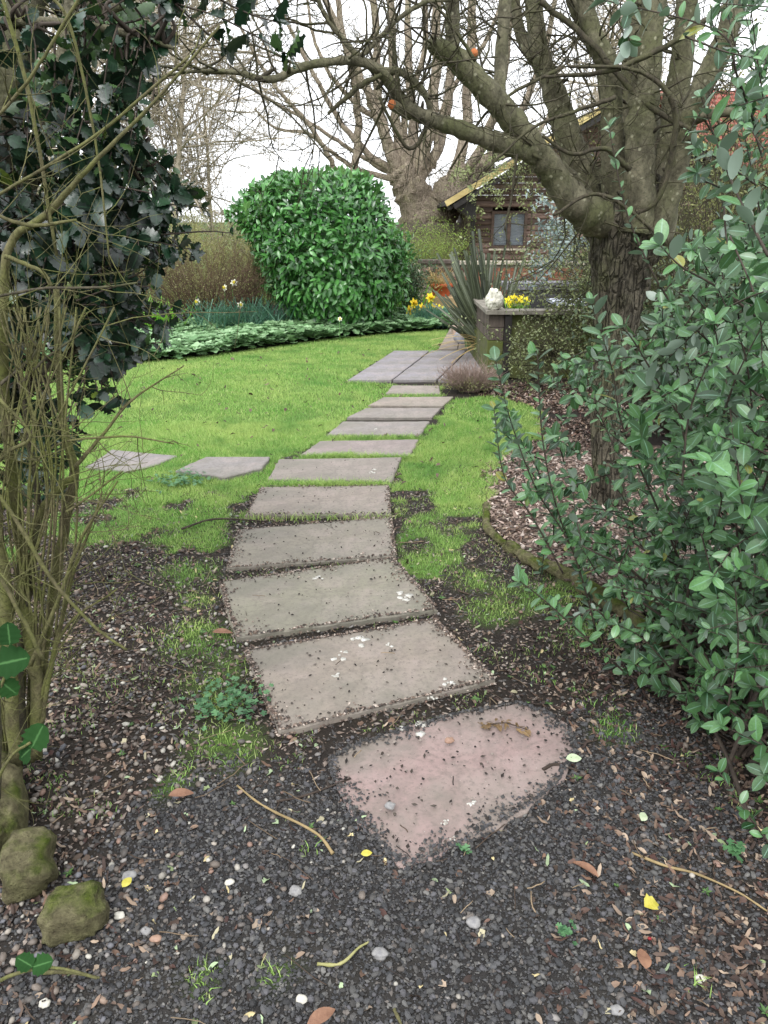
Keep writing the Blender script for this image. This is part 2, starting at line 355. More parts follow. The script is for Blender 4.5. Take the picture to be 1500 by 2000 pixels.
BED = Gs([(950,905),(1000,870),(1200,860),(1500,900),(1500,1230),(1210,1195),(1120,1140),(1060,1110),(1000,1075),(962,1035),(948,985)])
def grassmask(x, y):
    jx = x+(fbm(x, y, 9, 3)-.5)*.22; jy = y+(fbm(x, y, 9, 9)-.5)*.22; m = np.zeros(x.shape)
    for p in LAWN: m = np.maximum(m, inpoly(jx, jy, p))
    for p, d in THIN: m = np.maximum(m, inpoly(jx, jy, p)*np.clip((fbm(x, y, 5, 21)-(1-d))*7+.35, 0, 1))
    for c, r in SPOTW: m = np.maximum(m, np.clip(1.5-1.2*np.hypot(x-c[0], y-c[1])/r, 0, 1)*np.clip(fbm(x, y, 14, 5)*2.2-.35, 0, 1)*.8)
    return m
def bedmask(x, y): return inpoly(x+(fbm(x, y, 8, 1)-.5)*.06, y+(fbm(x, y, 8, 2)-.5)*.06, BED).astype(float)
def gravelmask(x, y):
    """dark fine gravel nearest the viewer; leaf litter and chips take over to the sides"""
    e = (fbm(x, y, 3, 31)-.5)*.5
    return np.clip((2.15-y+.25*x+e)*3, 0, 1)*np.clip((x+.78+e*.6-(y-1.7)*.45)*4, 0, 1)*np.clip((.95+(y-1.4)*.1-x+e)*3, 0, 1)
def inslab(x, y, grow=0.0):
    m = np.zeros(x.shape, bool)
    for p in slabW+[np.array(patio_poly)]:
        c = p[:, :2].mean(0); q = c+(p[:, :2]-c)*(1+grow); m |= inpoly(x, y, q)
    return m
def gz(x, y):
    return (fbm(x, y, 1.3, 40)-.5)*.012+(fbm(x, y, 6, 41)-.5)*.008-.013+.025*bedmask(x, y)
def axis(a, b, st, far, k=1.35):
    v = list(np.arange(a, b, st)); s = st
    while v[-1] < far: s *= k; v.append(v[-1]+s)
    s = st; 
    while v[0] > -far: s *= k; v.insert(0, v[0]-s)
    return np.array(v)
gx, gy = axis(-4.5, 4.5, .035, 500), axis(.6, 13, .045, 500)
X, Y = np.meshgrid(gx, gy); Z = np.where((np.abs(X) < 8) & (Y < 16) & (Y > -1), gz(X, Y), -.01)
gm = grassmask(X, Y); bm_ = bedmask(X, Y); gr = gravelmask(X, Y)
far = (np.abs(X) > 7) | (Y > 16); gm = np.where(far, 1., gm)
base = np.array(C('#2c2621'))[:3]; cg = np.array(C('#5c7a35'))[:3]; cb = np.array(C('#5c5047'))[:3]; cgr = np.array(C('#353332'))[:3]  # soil tone darkened to stand in for shade from overhead branches
col = base+(cgr-base)*gr[..., None]; col = col+(cb-col)*(bm_*(1-gr))[..., None]; col = col+(cg-col)*(gm*.92)[..., None]
ny, nx = X.shape; idx = np.arange(nx*ny).reshape(ny, nx)
mb = MB(); mb.add(np.stack([X, Y, Z], -1).reshape(-1, 3), np.stack([idx[:-1, :-1], idx[:-1, 1:], idx[1:, 1:], idx[1:, :-1]], -1).reshape(-1, 4), col=col.reshape(-1, 3))
k = NM('soil'); n1 = k.noise(35, 6, .7); n2 = k.noise(3, 4); c = k.mix(k.ramp(n1, [(.35, 0.), (.75, .7)]), k.attr('col', 'Color'), k.mix(.6, k.attr('col', 'Color'), (.01, .009, .008, 1)))
c = k.mix(k.ramp(n2, [(.45, 0.), (.7, .3)]), c, k.mix(.5, c, (.10, .085, .05, 1)))
M_SOIL = k.fin(c, .95, k.bump(k.noise(120, 4), .8, .006, k.bump(n1, .8, .02)), .25)
link('ground', mb.mesh('ground', M_SOIL), (0, 0, 0), kind='structure')
# ---- paving slabs
k = NM('slab_concrete'); oi = k.n('ObjectInfo'); g = k.coord('Object')
base_c = oi.outputs['Color']; n1 = k.noise(3.2, 6, .6); n2 = k.noise(60, 5, .7); n3 = k.noise(9, 5, .6)
c = k.mix(k.ramp(n1, [(.4, 0.), (.7, .5)]), base_c, (.21, .205, .165, 1)); c = k.mix(k.ramp(n3, [(.45, 0.), (.75, .5)]), c, (.33, .27, .25, 1))
c = k.mix(k.ramp(n2, [(.3, .55), (.5, 0.)]), c, (.10, .09, .075, 1)); c = k.mix(k.ramp(k.vor(55), [(.06, .55), (.13, 0.)]), c, (.06, .055, .05, 1))
c = k.mix(k.ramp(k.vor(38, co=k.coord('Object', (1, 1.1, 1))), [(.03, .7), (.07, 0.)]), c, (.55, .52, .48, 1))
c = k.mix(k.ramp(k.noise(1.7, 8, .7, dist=1), [(.52, 0.), (.68, .45)]), c, (.17, .165, .12, 1))
bn = k.bump(n2, .35, .003, k.bump(n3, .3, .006)); c = k.mix(k.ramp(k.noise(14, 6, .75), [(.4, .3), (.55, 0.)]), c, (.13, .115, .10, 1)); M_SLAB = k.fin(k.mix(k.ramp(k.noise(2.2, 6, .65, dist=.6), [(.45, 0.), (.6, .5)]), c, (.16, .15, .125, 1)), .85, bn, .3)
M_DROP = m_plain('dropping', C('#d8d6cf'), C('#8e8b80'), 60, .8, .4)
def slab_mesh(poly, z1, th=.045, rag=.004, name='slab', step=.03):
    p = np.asarray(poly)[:, :2]; q = []
    for i in range(len(p)):
        a, b = p[i], p[(i+1) % len(p)]; m = max(1, int(np.linalg.norm(b-a)/step))
        nn = nrm(np.array([-(b-a)[1], (b-a)[0]]))
        for t in range(m):
            pt = a+(b-a)*t/m; q.append(pt+nn*(vn(pt[0:1]*1., pt[1:2], 22, 7)[0]-.5)*rag*3+rng.normal(size=2)*rag*.25)
    mb = MB(); prism(mb, q, z1-th, z1, .006); return mb
drop = {0: [(812,1422,26)], 1: [(700,1250,20), (663,1282,14), (760,1262,8), (874,1333,14), (842,1362,8), (655,1320,8)], 2: [(614,1128,10), (787,1167,17)], 5: [(727,922,9)], 7: [(735,838,4)]}
drop[0] += [(868,1606,8), (922,1568,9), (888,1640,6)]
tw = MB()
for i, (lab, poly, tint) in enumerate(SLABS):
    pw = slabW[i]; zt = .008+.004*(i % 3)-(.006 if i == 0 else 0); mb = slab_mesh(pw, zt, rag=.009 if i == 0 else .004)
    o = mb.build('paving_slab', M_SLAB, smooth=False, label=lab, cat='paving slab', kind='thing', group='stepping slabs of the garden path' if i < 11 else 'side slabs set in the lawn')
    t = C(tint); o.color = (t[0]*.88, t[1]*.88, t[2]*.88, 1)
    dm = MB()
    for a, b, r in drop.get(i, []):
        c = G(a, b, zt); rr = r*pxm(c)
        for q in range(5):
            cc = c[:2]+rng.normal(size=2)*rr*.55; m = 9; an = np.arange(m)*2*math.pi/m; rad = rr*(.15+.35*rng.random())*(.5+.8*rng.random(m))
            prism(dm, np.column_stack([cc[0]+np.cos(an)*rad, cc[1]+np.sin(an)*rad]), zt-.002, zt+.0015+.0007*q)
    if dm.n: dm.build('droppings', M_DROP, o, kind='stuff')
# ---- patio of small slabs and the narrow path beyond
pat = link('patio', None, (patx0[0], ydist[0], 0), kind='structure')
for r_ in range(4):
    for c_ in range(4):
        g_ = .009; xa = patx0[r_]+c_*.462; xb = patx0[r_+1]+c_*.462; w_ = .462-g_
        if r_ < 2 and c_ == 3: continue
        poly = [(xa+g_, ydist[r_]+g_), (xa+w_, ydist[r_]+g_), (xb+w_, ydist[r_+1]-.004), (xb+g_, ydist[r_+1]-.004)]
        mb = slab_mesh(poly, .016+.0025*rng.random(), step=.12, rag=.002); o = mb.build('slab', M_SLAB, pat, False); s_ = .9+.2*rng.random(); t = C('#8e8a8c'); o.color = (t[0]*s_*.95, t[1]*s_*.95, t[2]*s_*1.0, 1)
fp = link('garden_path', None, list(G(890, 665)), kind='structure'); rows = [684.5, 674, 664.5, 655, 646, 638, 630.5, 624, 618]
for i in range(8):
    y0, y1 = rows[i], rows[i+1]; xl = lambda y: 856+(684.5-y)*.55; xr = lambda y: 932-(684.5-y)*.12
    for s0, s1 in ((0, .5), (.5, 1)) if i < 5 else ((0, 1),):
        L = lambda y, s: xl(y)+(xr(y)-xl(y))*s
        mb = slab_mesh([G(L(y0, s0), y0), G(L(y0, s1)-1, y0), G(L(y1, s1)-1, y1+.6), G(L(y1, s0), y1+.6)], .02, step=.15, rag=.002); o = mb.build('slab', M_SLAB, fp, False)
        t = C('#a8998a'); s_ = .9+.25*rng.random(); o.color = (t[0]*s_*.72, t[1]*s_*.72, t[2]*s_*.74, 1)
# ============================================================ GRASS, GRAVEL, CHIPS, LITTER
k = NM('grass'); rn = k.attr('rnd'); pn = k.noise(1.1, 5, .6)
c = k.ramp(rn, [(0., C('#528a36')), (.5, C('#80b252')), (.85, C('#aac878')), (.97, C('#c3c78c'))])
c = k.mix(k.ramp(pn, [(.38, 0.), (.62, .8)]), c, C('#bccc7c')); c = k.mix(k.ramp(k.noise(2.3, 4), [(.48, 0.), (.66, .65)]), c, C('#4f8c40'))
k.fin(c, .6, None, .3); tr = k.n('BsdfTranslucent'); k.set(tr.inputs[0], c); ms = k.n('MixShader'); ms.inputs[0].default_value = .3
k.t.links.new(k.b.outputs[0], ms.inputs[1]); k.t.links.new(tr.outputs[0], ms.inputs[2]); k.t.links.new(ms.outputs[0], k.out.inputs[0]); M_GRASS = k.m
def scat(n, x0, x1, y0, y1): return rng.uniform(x0, x1, n), rng.uniform(y0, y1, n)
def vis0(x, y): return np.abs(x) < y*.535+.3
def blades(mb, x, y, h, w_, seg=1, base_z=None):
    N = len(x); z = gz(x, y) if base_z is None else base_z; a = rng.random(N)*2*math.pi; hh = h*(.5+rng.random(N)*.8); ww = w_*(.7+.6*rng.random(N))
    lean = rng.normal(size=(N, 2))*hh[:, None]*.55; s = np.column_stack([np.cos(a), np.sin(a)])*ww[:, None]/2; b = np.column_stack([x, y]); rd = rng.random(N)
    if seg == 1:
        v = np.stack([np.column_stack([b-s, z-.005]), np.column_stack([b+s, z-.005]), np.column_stack([b+lean, z+hh])], 1).reshape(-1, 3); f = np.arange(N*3).reshape(-1, 3); nv = 3
    else:
        m = b+lean*.35; v = np.stack([np.column_stack([b-s, z-.005]), np.column_stack([b+s, z-.005]), np.column_stack([m+s*.8, z+hh*.6]), np.column_stack([m-s*.8, z+hh*.6]), np.column_stack([b+lean*1.3, z+hh])], 1).reshape(-1, 3)
        o_ = np.arange(N)[:, None]*5; f = np.concatenate([o_+[0, 1, 2], o_+[0, 2, 3], o_+[3, 2, 4]]); nv = 5
    mb.add(v, f, rnd=np.repeat(rd, nv))
mb = MB()
for (n, x0, x1, y0, y1, h, w_, sg) in ((420000, -6.5, 1.6, 6.2, 12.2, .026, .006, 1), (330000, -3.5, 2.4, 4.2, 6.2, .026, .0042, 1), (150000, -2.5, 1.5, 1.2, 4.3, .021, .0028, 2)):
    x, y = scat(n, x0, x1, y0, y1); m = (rng.random(n) < grassmask(x, y)*(.55+.6*fbm(x, y, 4, 77))) & ~inslab(x, y, -.012)
    vis = np.abs(x) < y*.56+.3; m &= vis; blades(mb, x[m], y[m], h, w_, sg)
x, y = scat(22000, -1.5, 1.7, 1.7, 4.4); m = (fbm(x, y, 7, 91) > .54) & vis0(x, y) & ~inslab(x, y, .0) & (gravelmask(x, y) < .5) & (bedmask(x, y) < .5); blades(mb, x[m], y[m], .016, .0022, 2)
# tufts along the joints of the path
for (a, b, c_, d, n) in ((590,893,810,895,1500), (525,946,760,947,1800), (640,856,820,856,900), (560,950,660,948,900), (640,893,690,892,700), (680,747,770,754,400), (760,773,860,774,300), (480,1012,760,1012,250), (860,690,750,687,250)):
    t = rng.random(n); g0, g1 = G(a, b), G(c_, d); p = g0+(g1-g0)*t[:, None]+rng.normal(size=(n, 3))*[.015, .02, 0]; blades(mb, p[:, 0], p[:, 1], .04, .004, 2)
mb.build('grass', M_GRASS, kind='stuff')
M_CHIP = m_col('stones', .82, .35, 250, .4); M_LITTER = m_col('leaf_litter', .7, .35, 90, .3)
octs = [rock_t(OCT, .35) for _ in range(6)]; icos = [rock_t(ICO0, .12) for _ in range(5)]
def rocks(mb, tpls, x, y, size, flat, pal, var=.3, z=None, sink=.3, asp=.35):
    N = len(x)
    if N == 0: return
    zz = gz(x, y) if z is None else z; s = size*(.55+rng.random(N)**2*1.1); S = np.column_stack([s*(1+rng.random(N)*asp*2), s, s*flat*(.7+.6*rng.random(N))])
    M = tiltM(N, .35); M = M*S[:, None, :]; T = np.column_stack([x, y, zz+S[:, 2]*(1-sink)]); cc = pick(N, pal, var)
    for k_, t in enumerate(tpls): sl_ = slice(k_, None, len(tpls)); mb.inst(t, M[sl_], T[sl_], col=cc[sl_])
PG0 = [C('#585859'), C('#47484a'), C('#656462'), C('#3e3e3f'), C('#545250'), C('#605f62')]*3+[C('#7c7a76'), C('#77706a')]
PG = [tuple(.70*v for v in c[:3])+(1,) for c in PG0]  # gravel darkened: canopy shade is put into its colour
PM = [C('#4c4038'), C('#5f5048'), C('#766558'), C('#3c342e'), C('#87766a'), C('#57504c'), C('#9a8b80'), C('#b5a89c')]
PB = [C('#8c7a6e'), C('#a89489'), C('#6d5b50'), C('#c2b3a8'), C('#584a42'), C('#9a857a'), C('#7c6a60')]
PP = [C('#8d8884'), C('#a59c90'), C('#6f6f74'), C('#a9a398'), C('#8f7a6a'), C('#7b7168'), C('#5b5d62'), C('#c4c0b4'), C('#94786a')]
def vis(x, y): return np.abs(x) < y*.535+.3
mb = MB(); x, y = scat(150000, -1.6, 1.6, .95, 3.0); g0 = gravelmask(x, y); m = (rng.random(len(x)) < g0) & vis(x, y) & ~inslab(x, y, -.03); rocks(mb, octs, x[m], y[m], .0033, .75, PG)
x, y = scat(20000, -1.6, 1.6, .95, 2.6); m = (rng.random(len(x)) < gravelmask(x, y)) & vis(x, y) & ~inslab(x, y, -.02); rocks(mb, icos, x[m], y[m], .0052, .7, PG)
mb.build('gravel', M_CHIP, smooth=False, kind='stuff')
mb = MB(); x, y = scat(190000, -2.6, 2.9, 1.0, 5.2); g1 = (1-gravelmask(x, y))*(1-grassmask(x, y)*.8)*np.where(bedmask(x, y) > 0, .9, .75)*(.30+.9*fbm(x, y, 3, 8))*np.where(bedmask(x, y) > 0, .6, 1); m = (rng.random(len(x)) < g1) & vis(x, y) & ~inslab(x, y, -.02)
x, y = x[m], y[m]; b_ = bedmask(x, y) > 0; rocks(mb, octs, x[~b_], y[~b_], .0044, .5, [tuple(.68*v for v in c[:3]) for c in PM+[C('#5a5856'), C('#6c6966'), C('#454342')]], asp=.8); rocks(mb, octs, x[b_], y[b_], .0085, .3, PB, asp=1.2)
mb.build('bark_chippings', M_CHIP, smooth=False, kind='stuff')
# rounded pebbles, thick on the left and thin elsewhere
mb = MB(); x, y = scat(30000, -2.0, 1.6, .95, 4.5); dn = np.clip(.45-.9*(x+.55), .08, .75)*(1+1.2*np.exp(-((x+.72)**2+(y-1.48)**2)/.02))*(1-grassmask(x, y))*(.4+fbm(x, y, 4, 13))*np.where(y < 1.2, .8, 1); dn = np.where(y > 3.1, dn*.4, dn)
m = (rng.random(len(x)) < dn) & vis(x, y) & ~inslab(x, y, -.01); rocks(mb, icos, x[m], y[m], .0062, .65, [tuple(.8*v for v in c[:3]) for c in PP]+[C('#6f655c')]*5+[C('#55504c')]*4, sink=.15)
mb.build('pebbles', m_col('pebble', .6, .4, 120, .15), kind='stuff')
# crumbs of earth and bits of twig on the slabs and their edges
mb = MB(); fr = {0: 420, 1: 260, 2: 200, 3: 140, 4: 90, 5: 40}
for i, n in fr.items():
    p = slabW[i]; x = rng.uniform(p[:, 0].min(), p[:, 0].max(), n*3); y = rng.uniform(p[:, 1].min(), p[:, 1].max(), n*3); c_ = p[:, :2].mean(0)
    core = inpoly(x, y, c_+(p[:, :2]-c_)*.86); full = inpoly(x, y, p); keep = full & ((~core) | (rng.random(len(x)) < .28)); x, y = x[keep][:n], y[keep][:n]
    rocks(mb, octs, x, y, .0032 if i else .0042, .7, [C('#2c2622'), C('#3c342e'), C('#4a433c'), C('#1f1b18'), C('#8a8078')], z=np.full(len(x), .010+.004*(i % 3)), sink=0)
for i in range(5):
    p = slabW[i]; n = [2600, 2600, 1900, 1300, 800][i]; e = rng.integers(0, len(p), n); t = rng.random(n)[:, None]; q = p[e]+(p[(e+1) % len(p)]-p[e])*t; c_ = p.mean(0); inw = (c_-q); q = q+nrm(inw)*(rng.exponential(size=(n, 1))-.25)*(.02 if i == 0 else .014)*(.25+2.2*vn(q[:, 0:1], q[:, 1:2], 9, 70)**2)
    ins_ = inpoly(q[:, 0], q[:, 1], p); zz_ = np.where(ins_, .009+.004*(i % 3)-(.006 if i == 0 else 0), gz(q[:, 0], q[:, 1])+.004)
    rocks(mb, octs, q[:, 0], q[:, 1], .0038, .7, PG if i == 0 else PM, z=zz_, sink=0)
mb.build('crumbs', M_CHIP, smooth=False, kind='stuff')
# leaf litter
lt = [leaf_t(.42, 4, .6, .35), leaf_t(.3, 4, -.5, -.45, .15), leaf_t(.6, 5, .35, .6, .18)]
def litter(mb, x, y, size, pal, z=None, tl=.4):
    N = len(x); M = scaleM(tiltM(N, tl), size*(.5+rng.random(N))); T = np.column_stack([x, y, (gz(x, y) if z is None else z)+.006]); cc = pick(N, pal, .3)
    for k_, t in enumerate(lt): mb.inst(t, M[k_::3], T[k_::3], col=cc[k_::3])
PL = [C('#45322a'), C('#4a2f28'), C('#5a4a3e'), C('#56443a'), C('#6a584c'), C('#4a3830'), C('#7d6250'), C('#8c7462'), C('#a08a76'), C('#3e302a'), C('#b9a48e'), C('#70564a')]
mb = MB(); x, y = scat(46000, -2.4, 2.6, 1.0, 5.0); d = (.10+1.1*np.clip((x-.36-(y-1.5)*.12)*3, 0, 1)+.55*np.clip((-x-.45-(y-1.5)*.2)*3, 0, 1))*(1-grassmask(x, y)*.9)*(.2+1.1*fbm(x, y, 4, 55)); d = np.where(bedmask(x, y) > 0, .9, d)
m = (rng.random(len(x)) < d) & vis(x, y) & ~inslab(x, y, -.02); x, y = x[m], y[m]; litter(mb, x, y, .024, [tuple(.72*v for v in c[:3]) for c in PL])  # near litter darkened, the shrub's shade painted into its colour
x, y = scat(26000, .9, 4.6, 5.2, 8.2); m = (grassmask(x, y) < .3) & vis(x, y) & (fbm(x, y, 2, 19) > .35) & ~inslab(x, y, .02); litter(mb, x[m], y[m], .035, PL+PB)
x, y = scat(900, -2, 2.4, 1.0, 4.5); m = vis(x, y) & ~inslab(x, y, .0); litter(mb, x[m], y[m], .022, [C('#8fa07c'), C('#a8a184'), C('#9db08a'), C('#c9b98a'), C('#7c8a60')])
x, y = scat(420, -3, 1.2, 4.5, 10); m = ~inslab(x, y, .0) & (grassmask(x, y) > .5); litter(mb, x[m], y[m], .035, PL[:5], z=np.full(m.sum(), .012))
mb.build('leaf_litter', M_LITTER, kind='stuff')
# fine twigs lying about
mb = MB()
for _ in range(420):
    x, y = rng.uniform(-1.8, 1.9), rng.uniform(1.05, 4.0)
    if not vis(np.array(x), np.array(y)): continue
    s_ = inslab(np.array([x]), np.array([y]))[0]
    if s_ and rng.random() < .75: continue
    a = rng.random()*6.3; L = .03+.09*rng.random()**2*(.4 if s_ else 1.2); q = wander((x, y, gz(np.array(x), np.array(y))+.01 if not s_ else .024), (math.cos(a), math.sin(a), 0), L, 4, .25); q[:, 2] = q[0, 2]+rng.random(5)*.004
    tube(mb, q, .0011+.0008*rng.random(), 4, col=pick(1, [C('#4a3c30'), C('#6d5c48'), C('#2e2622'), C('#8c7a62')])[0])
mb.build('fallen_twigs', M_LITTER, kind='stuff')
# small weeds between stones
mb = MB(); wl = leaf_t(.4, 2, .2, .3)
for _ in range(170):
    x, y = rng.uniform(-1.3, 1.5), rng.uniform(1.1, 3.9)
    if inslab(np.array([x]), np.array([y]), .02)[0] or not vis(np.array(x), np.array(y)) or (x < .6 and y < 1.7 and rng.random() < .6): continue
    n = 7; a = np.arange(n)*2.4; d = np.column_stack([np.cos(a), np.sin(a), .5+.3*rng.random(n)]); M = scaleM(frames(d, np.tile([0, 0, 1.], (n, 1))), (.008+.014*rng.random())*(.6+.6*rng.random(n))); mb.inst(wl, M, np.tile([x, y, gz(np.array(x), np.array(y))+.003], (n, 1)))
M_WEED = m_leaf('weed', C('#35552a'), C('#6f9450'), .5, .3); mb.build('weeds', M_WEED, kind='stuff')
# ============================================================ BACKGROUND: fence, hedge, far house, cabin, walls
M_WOODD = m_plain('dark_timber', C('#3b3430'), C('#6a6058'), 14, .85, .4, .25, .006, (1, 1, .15)); M_BRN = m_plain('brown_boards', C('#3a302b'), C('#66554b'), 9, .8, .4, .3, .006, (.15, 1, 1))
M_PINK = m_plain('faded_boards', C('#57463f'), C('#8d786d'), 10, .8, .4, .3, .006, (.2, 1, 1)); M_YEL = m_plain('new_timber', C('#a08c58'), C('#bfae78'), 8, .6, .15, .4, .004, (.2, 1, 1))
M_BLACK = m_plain('dark_paint', C('#1b1918'), C('#2b2725'), 12, .6, .2); M_BRICK = m_col('brick', .85, .3, 90, .5); M_MORT = m_plain('mortar', C('#7d7466'), C('#958b7c'), 40, .9, .4)
M_CAP = m_plain('stone_cap', C('#8d867a'), C('#c2b8a4'), 12, .8, .3); M_WHITE = m_plain('white_paint', C('#9a9b9c'), C('#c0c2c2'), 18, .5, .1)
M_BLIND = m_plain('blind', C('#c0cad4'), C('#e0e6ea'), 12, .5, .1)
k = NM('glass'); M_GLASS = k.fin((.03, .035, .04, 1), .06, None, .6); k.b.inputs['Alpha'].default_value = .22
# terrace
tz = .60; M_TOP = m_plain('grey_plank', C('#5f5b52'), C('#8f897e'), 10, .85, .3)
mb = MB(); x0 = P(822, 520, 14.9)[0]; box(mb, (x0, 14.75, -.1), (x0+12, 25, tz), 0); mb.build('terrace', M_CAP, kind='structure', smooth=False)
def brickwall(name, x0, x1, D, z1, label, dirty, cap=.05, th=.22):
    root = thing(name, (x0, D, 0), label, 'wall'); mb = MB(); box(mb, (x0+.004, D+.012, 0), (x1-.004, D+th, z1)); mb.build('mortar', M_MORT, root, smooth=False)
    me = []
    for v in range(8):
        b = MB(); c = pick(1, dirty, .25)[0]; box(b, (0, 0, 0), (.212, .1, .062), .004, col=c); me.append(b.mesh('brick', M_BRICK, False))
    z = .015; r_ = 0
    while z+.07 < z1:
        x = x0+(0 if r_ % 2 else -.11)
        while x < x1-.12:
            if x >= x0-.001: link('brick', me[rng.integers(8)], (x, D-.004*rng.random(), z), root)
            x += .224
        z += .074; r_ += 1
    b = MB(); box(b, (x0-.05, D-.05, z1), (x1+.02, D+th+.03, z1+cap), .01); b.build('coping', M_CAP if cap < .06 else M_WOODD, root, smooth=False); return root
xa = P(822, 520, 14.5)[0]; xb = P(895, 520, 14.5)[0]; xc = P(1215, 520, 14.5)[0]
brickwall('brick_wall', xa, xb, 14.5, .82, 'low dirty brick retaining wall behind the terracotta pot, left end of the terrace', [C('#5f4a44'), C('#4a3e3a'), C('#7c665c'), C('#8a7a70'), C('#3d3532')], .06)
brickwall('brick_wall', xb+.05, xc, 14.5, .80, 'orange brick retaining wall with cream coping below the cabin', [C('#935c46'), C('#7b4e40'), C('#9d6d55'), C('#5b4038'), C('#80543f')], .055)
# steps / seat slab in front
mb = MB(); a = P(985, 552, 12.5); b = P(1190, 552, 12.5); box(mb, (a[0], 12.3, a[2]-.09), (b[0], 12.9, a[2]), .01); box(mb, (a[0]+.1, 12.45, 0), (b[0]-.1, 12.8, a[2]-.09)); mb.build('stone_bench', m_plain('grey_stone', C('#77767a'), C('#94939a'), 20, .8, .3), smooth=False, label='grey stone bench in front of the orange brick wall', cat='bench')
# fence
root = thing('timber_fence', tuple(G(820, 520)*0+P(860, 520, 19)*[1, 1, 0]), 'dark vertical board fence behind the low brick wall, left of the cabin', 'fence'); x = P(770, 500, 19)[0]; zt = P(850, 437, 19)[2]; bm0 = []
for v in range(3): b = MB(); box(b, (0, 0, 0), (.118, .02, zt+.015*v-.0), .004); bm0.append(b.mesh('board', M_WOODD, False))
while x < P(945, 500, 19)[0]: link('board', bm0[rng.integers(3)], (x, 19+.006*rng.random(), 0), root); x += .125
b = MB(); box(b, (P(770, 500, 19)[0], 18.97, zt-.2), (x, 18.995, zt-.12)); b.build('rail', M_WOODD, root, smooth=False)
# far house with a red roof, seen only through the branches
hx = P(1470, 200, 27); root = thing('brick_house', (hx[0], 27, 0), 'house with a red tiled roof glimpsed through the branches at top right', 'house')
x0, x1, y0, y1 = hx[0]-1.6, hx[0]+9, 27, 34; ez, rz = 3.2, 5.9
b = MB(); box(b, (x0, y0, 0), (x1, y1, ez)); b.build('wall', m_plain('house_brick', C('#8a6a5c'), C('#a88676'), 20, .85, .3), root, smooth=False)
b = MB(); ym = (y0+y1)/2; n = 16
for i in range(n):
    t0, t1 = i/n, (i+1)/n; ya, yb = y0-.4+(ym-y0+.4)*t0, y0-.4+(ym-y0+.4)*t1; za, zb = ez-.1+(rz-ez)*t0, ez-.1+(rz-ez)*t1
    b.add([[x0-.3, ya, za+.06], [x1+.3, ya, za+.06], [x1+.3, yb, zb], [x0-.3, yb, zb], [x0-.3, ya, za], [x1+.3, ya, za]], [[0, 1, 2, 3], [4, 5, 1, 0]])
b.add([[x0-.3, ym, rz-.1], [x1+.3, ym, rz-.1], [x1+.3, y1+.4, ez-.1], [x0-.3, y1+.4, ez-.1]], [[0, 1, 2, 3]]); b.build('roof', m_plain('red_tiles', C('#7a4036'), C('#9c5f52'), 12, .8, .3), root, smooth=False)
for i in range(2):
    wx = x0+1.2+i*3; f = MB(); box(f, (wx-.06, y0-.04, 1.14), (wx+1.26, y0+.02, 2.4)); fo = f.build('window', M_WHITE, root, smooth=False); g_ = MB(); box(g_, (wx+.02, y0-.055, 1.22), (wx+1.18, y0-.045, 2.32)); g_.build('pane', M_GLASS, fo, smooth=False)
# ---- the cabin
D = 17.5; cx0 = P(922, 500, D)[0]; cx1 = cx0+5.6; px_ = pxm(P(1000, 450, D)); xm = (cx0+cx1)/2; eave = 2.02; slope = math.tan(R(30)); base = tz+.02
root = thing('log_cabin', (cx0, D, base), 'brown timber clad garden cabin with overhanging dark roof and pale yellow bargeboard', 'cabin')
def gx_(px): return P(px, 450, D)[0]
def gzz(py): return P(1000, py, D)[2]
win = (gx_(960), gx_(1026), gzz(483), gzz(412)); door = (gx_(1083), gx_(1125), base, gzz(405))
opens = [win, door, (gx_(1160), gx_(1300), gzz(483), gzz(405))]
z = base; bh = .118; r_ = 0
while z < base+3.2:
    zc = z+bh/2; lo, hi = cx0, cx1
    if zc > eave+.05: o_ = (zc-eave-.05)/slope; lo, hi = cx0+o_, cx1-o_
    if hi-lo < .3: break
    segs = [(lo, hi)]
    for a_, b_, c_, d_ in opens:
        if c_-.03 < zc < d_+.03:
            ns = []
            for s0, s1 in segs:
                if a_ > s0: ns.append((s0, min(a_, s1)))
                if b_ < s1: ns.append((max(b_, s0), s1))
            segs = [s for s in ns if s[1]-s[0] > .03]
    for s0, s1 in segs:
        b = MB(); j = rng.random()*.006; y = D-.03-j
        v = []
        for xx in (s0, s1): v += [[xx, y+.012, z+.004], [xx, y-.022, z+.03], [xx, y-.026, z+bh*.6], [xx, y+.008, z+bh-.002], [xx, D+.05, z+bh-.002], [xx, D+.05, z+.004]]
        b.add(v, [[i, i+6, (i+1) % 6+6, (i+1) % 6] for i in range(6)]); b.F += [np.array([[5, 4, 3, 2, 1, 0]]), np.array([[6, 7, 8, 9, 10, 11]])]
        b.build('board', M_PINK if rng.random() < .55 else M_BRN, root, smooth=False)
    z += bh
b = MB(); box(b, (cx0+.01, D+.06, base), (cx0+.06, D+4, eave)); box(b, (cx1-.06, D+.06, base), (cx1-.01, D+4, eave)); box(b, (cx0+.02, D+3.95, base), (cx1-.02, D+4, eave)); b.build('side_wall', M_BRN, root, smooth=False)
b = MB(); box(b, (cx0-.07, D-.10, base), (cx0+.03, D-.055, eave+.1)); b.build('corner_board', M_BLACK, root, smooth=False)
for px in (1074, 1131): b = MB(); xx = gx_(px); box(b, (xx-.06, D-.12, base), (xx+.06, D-.05, gzz(398))); b.build('post', M_PINK, root, smooth=False)
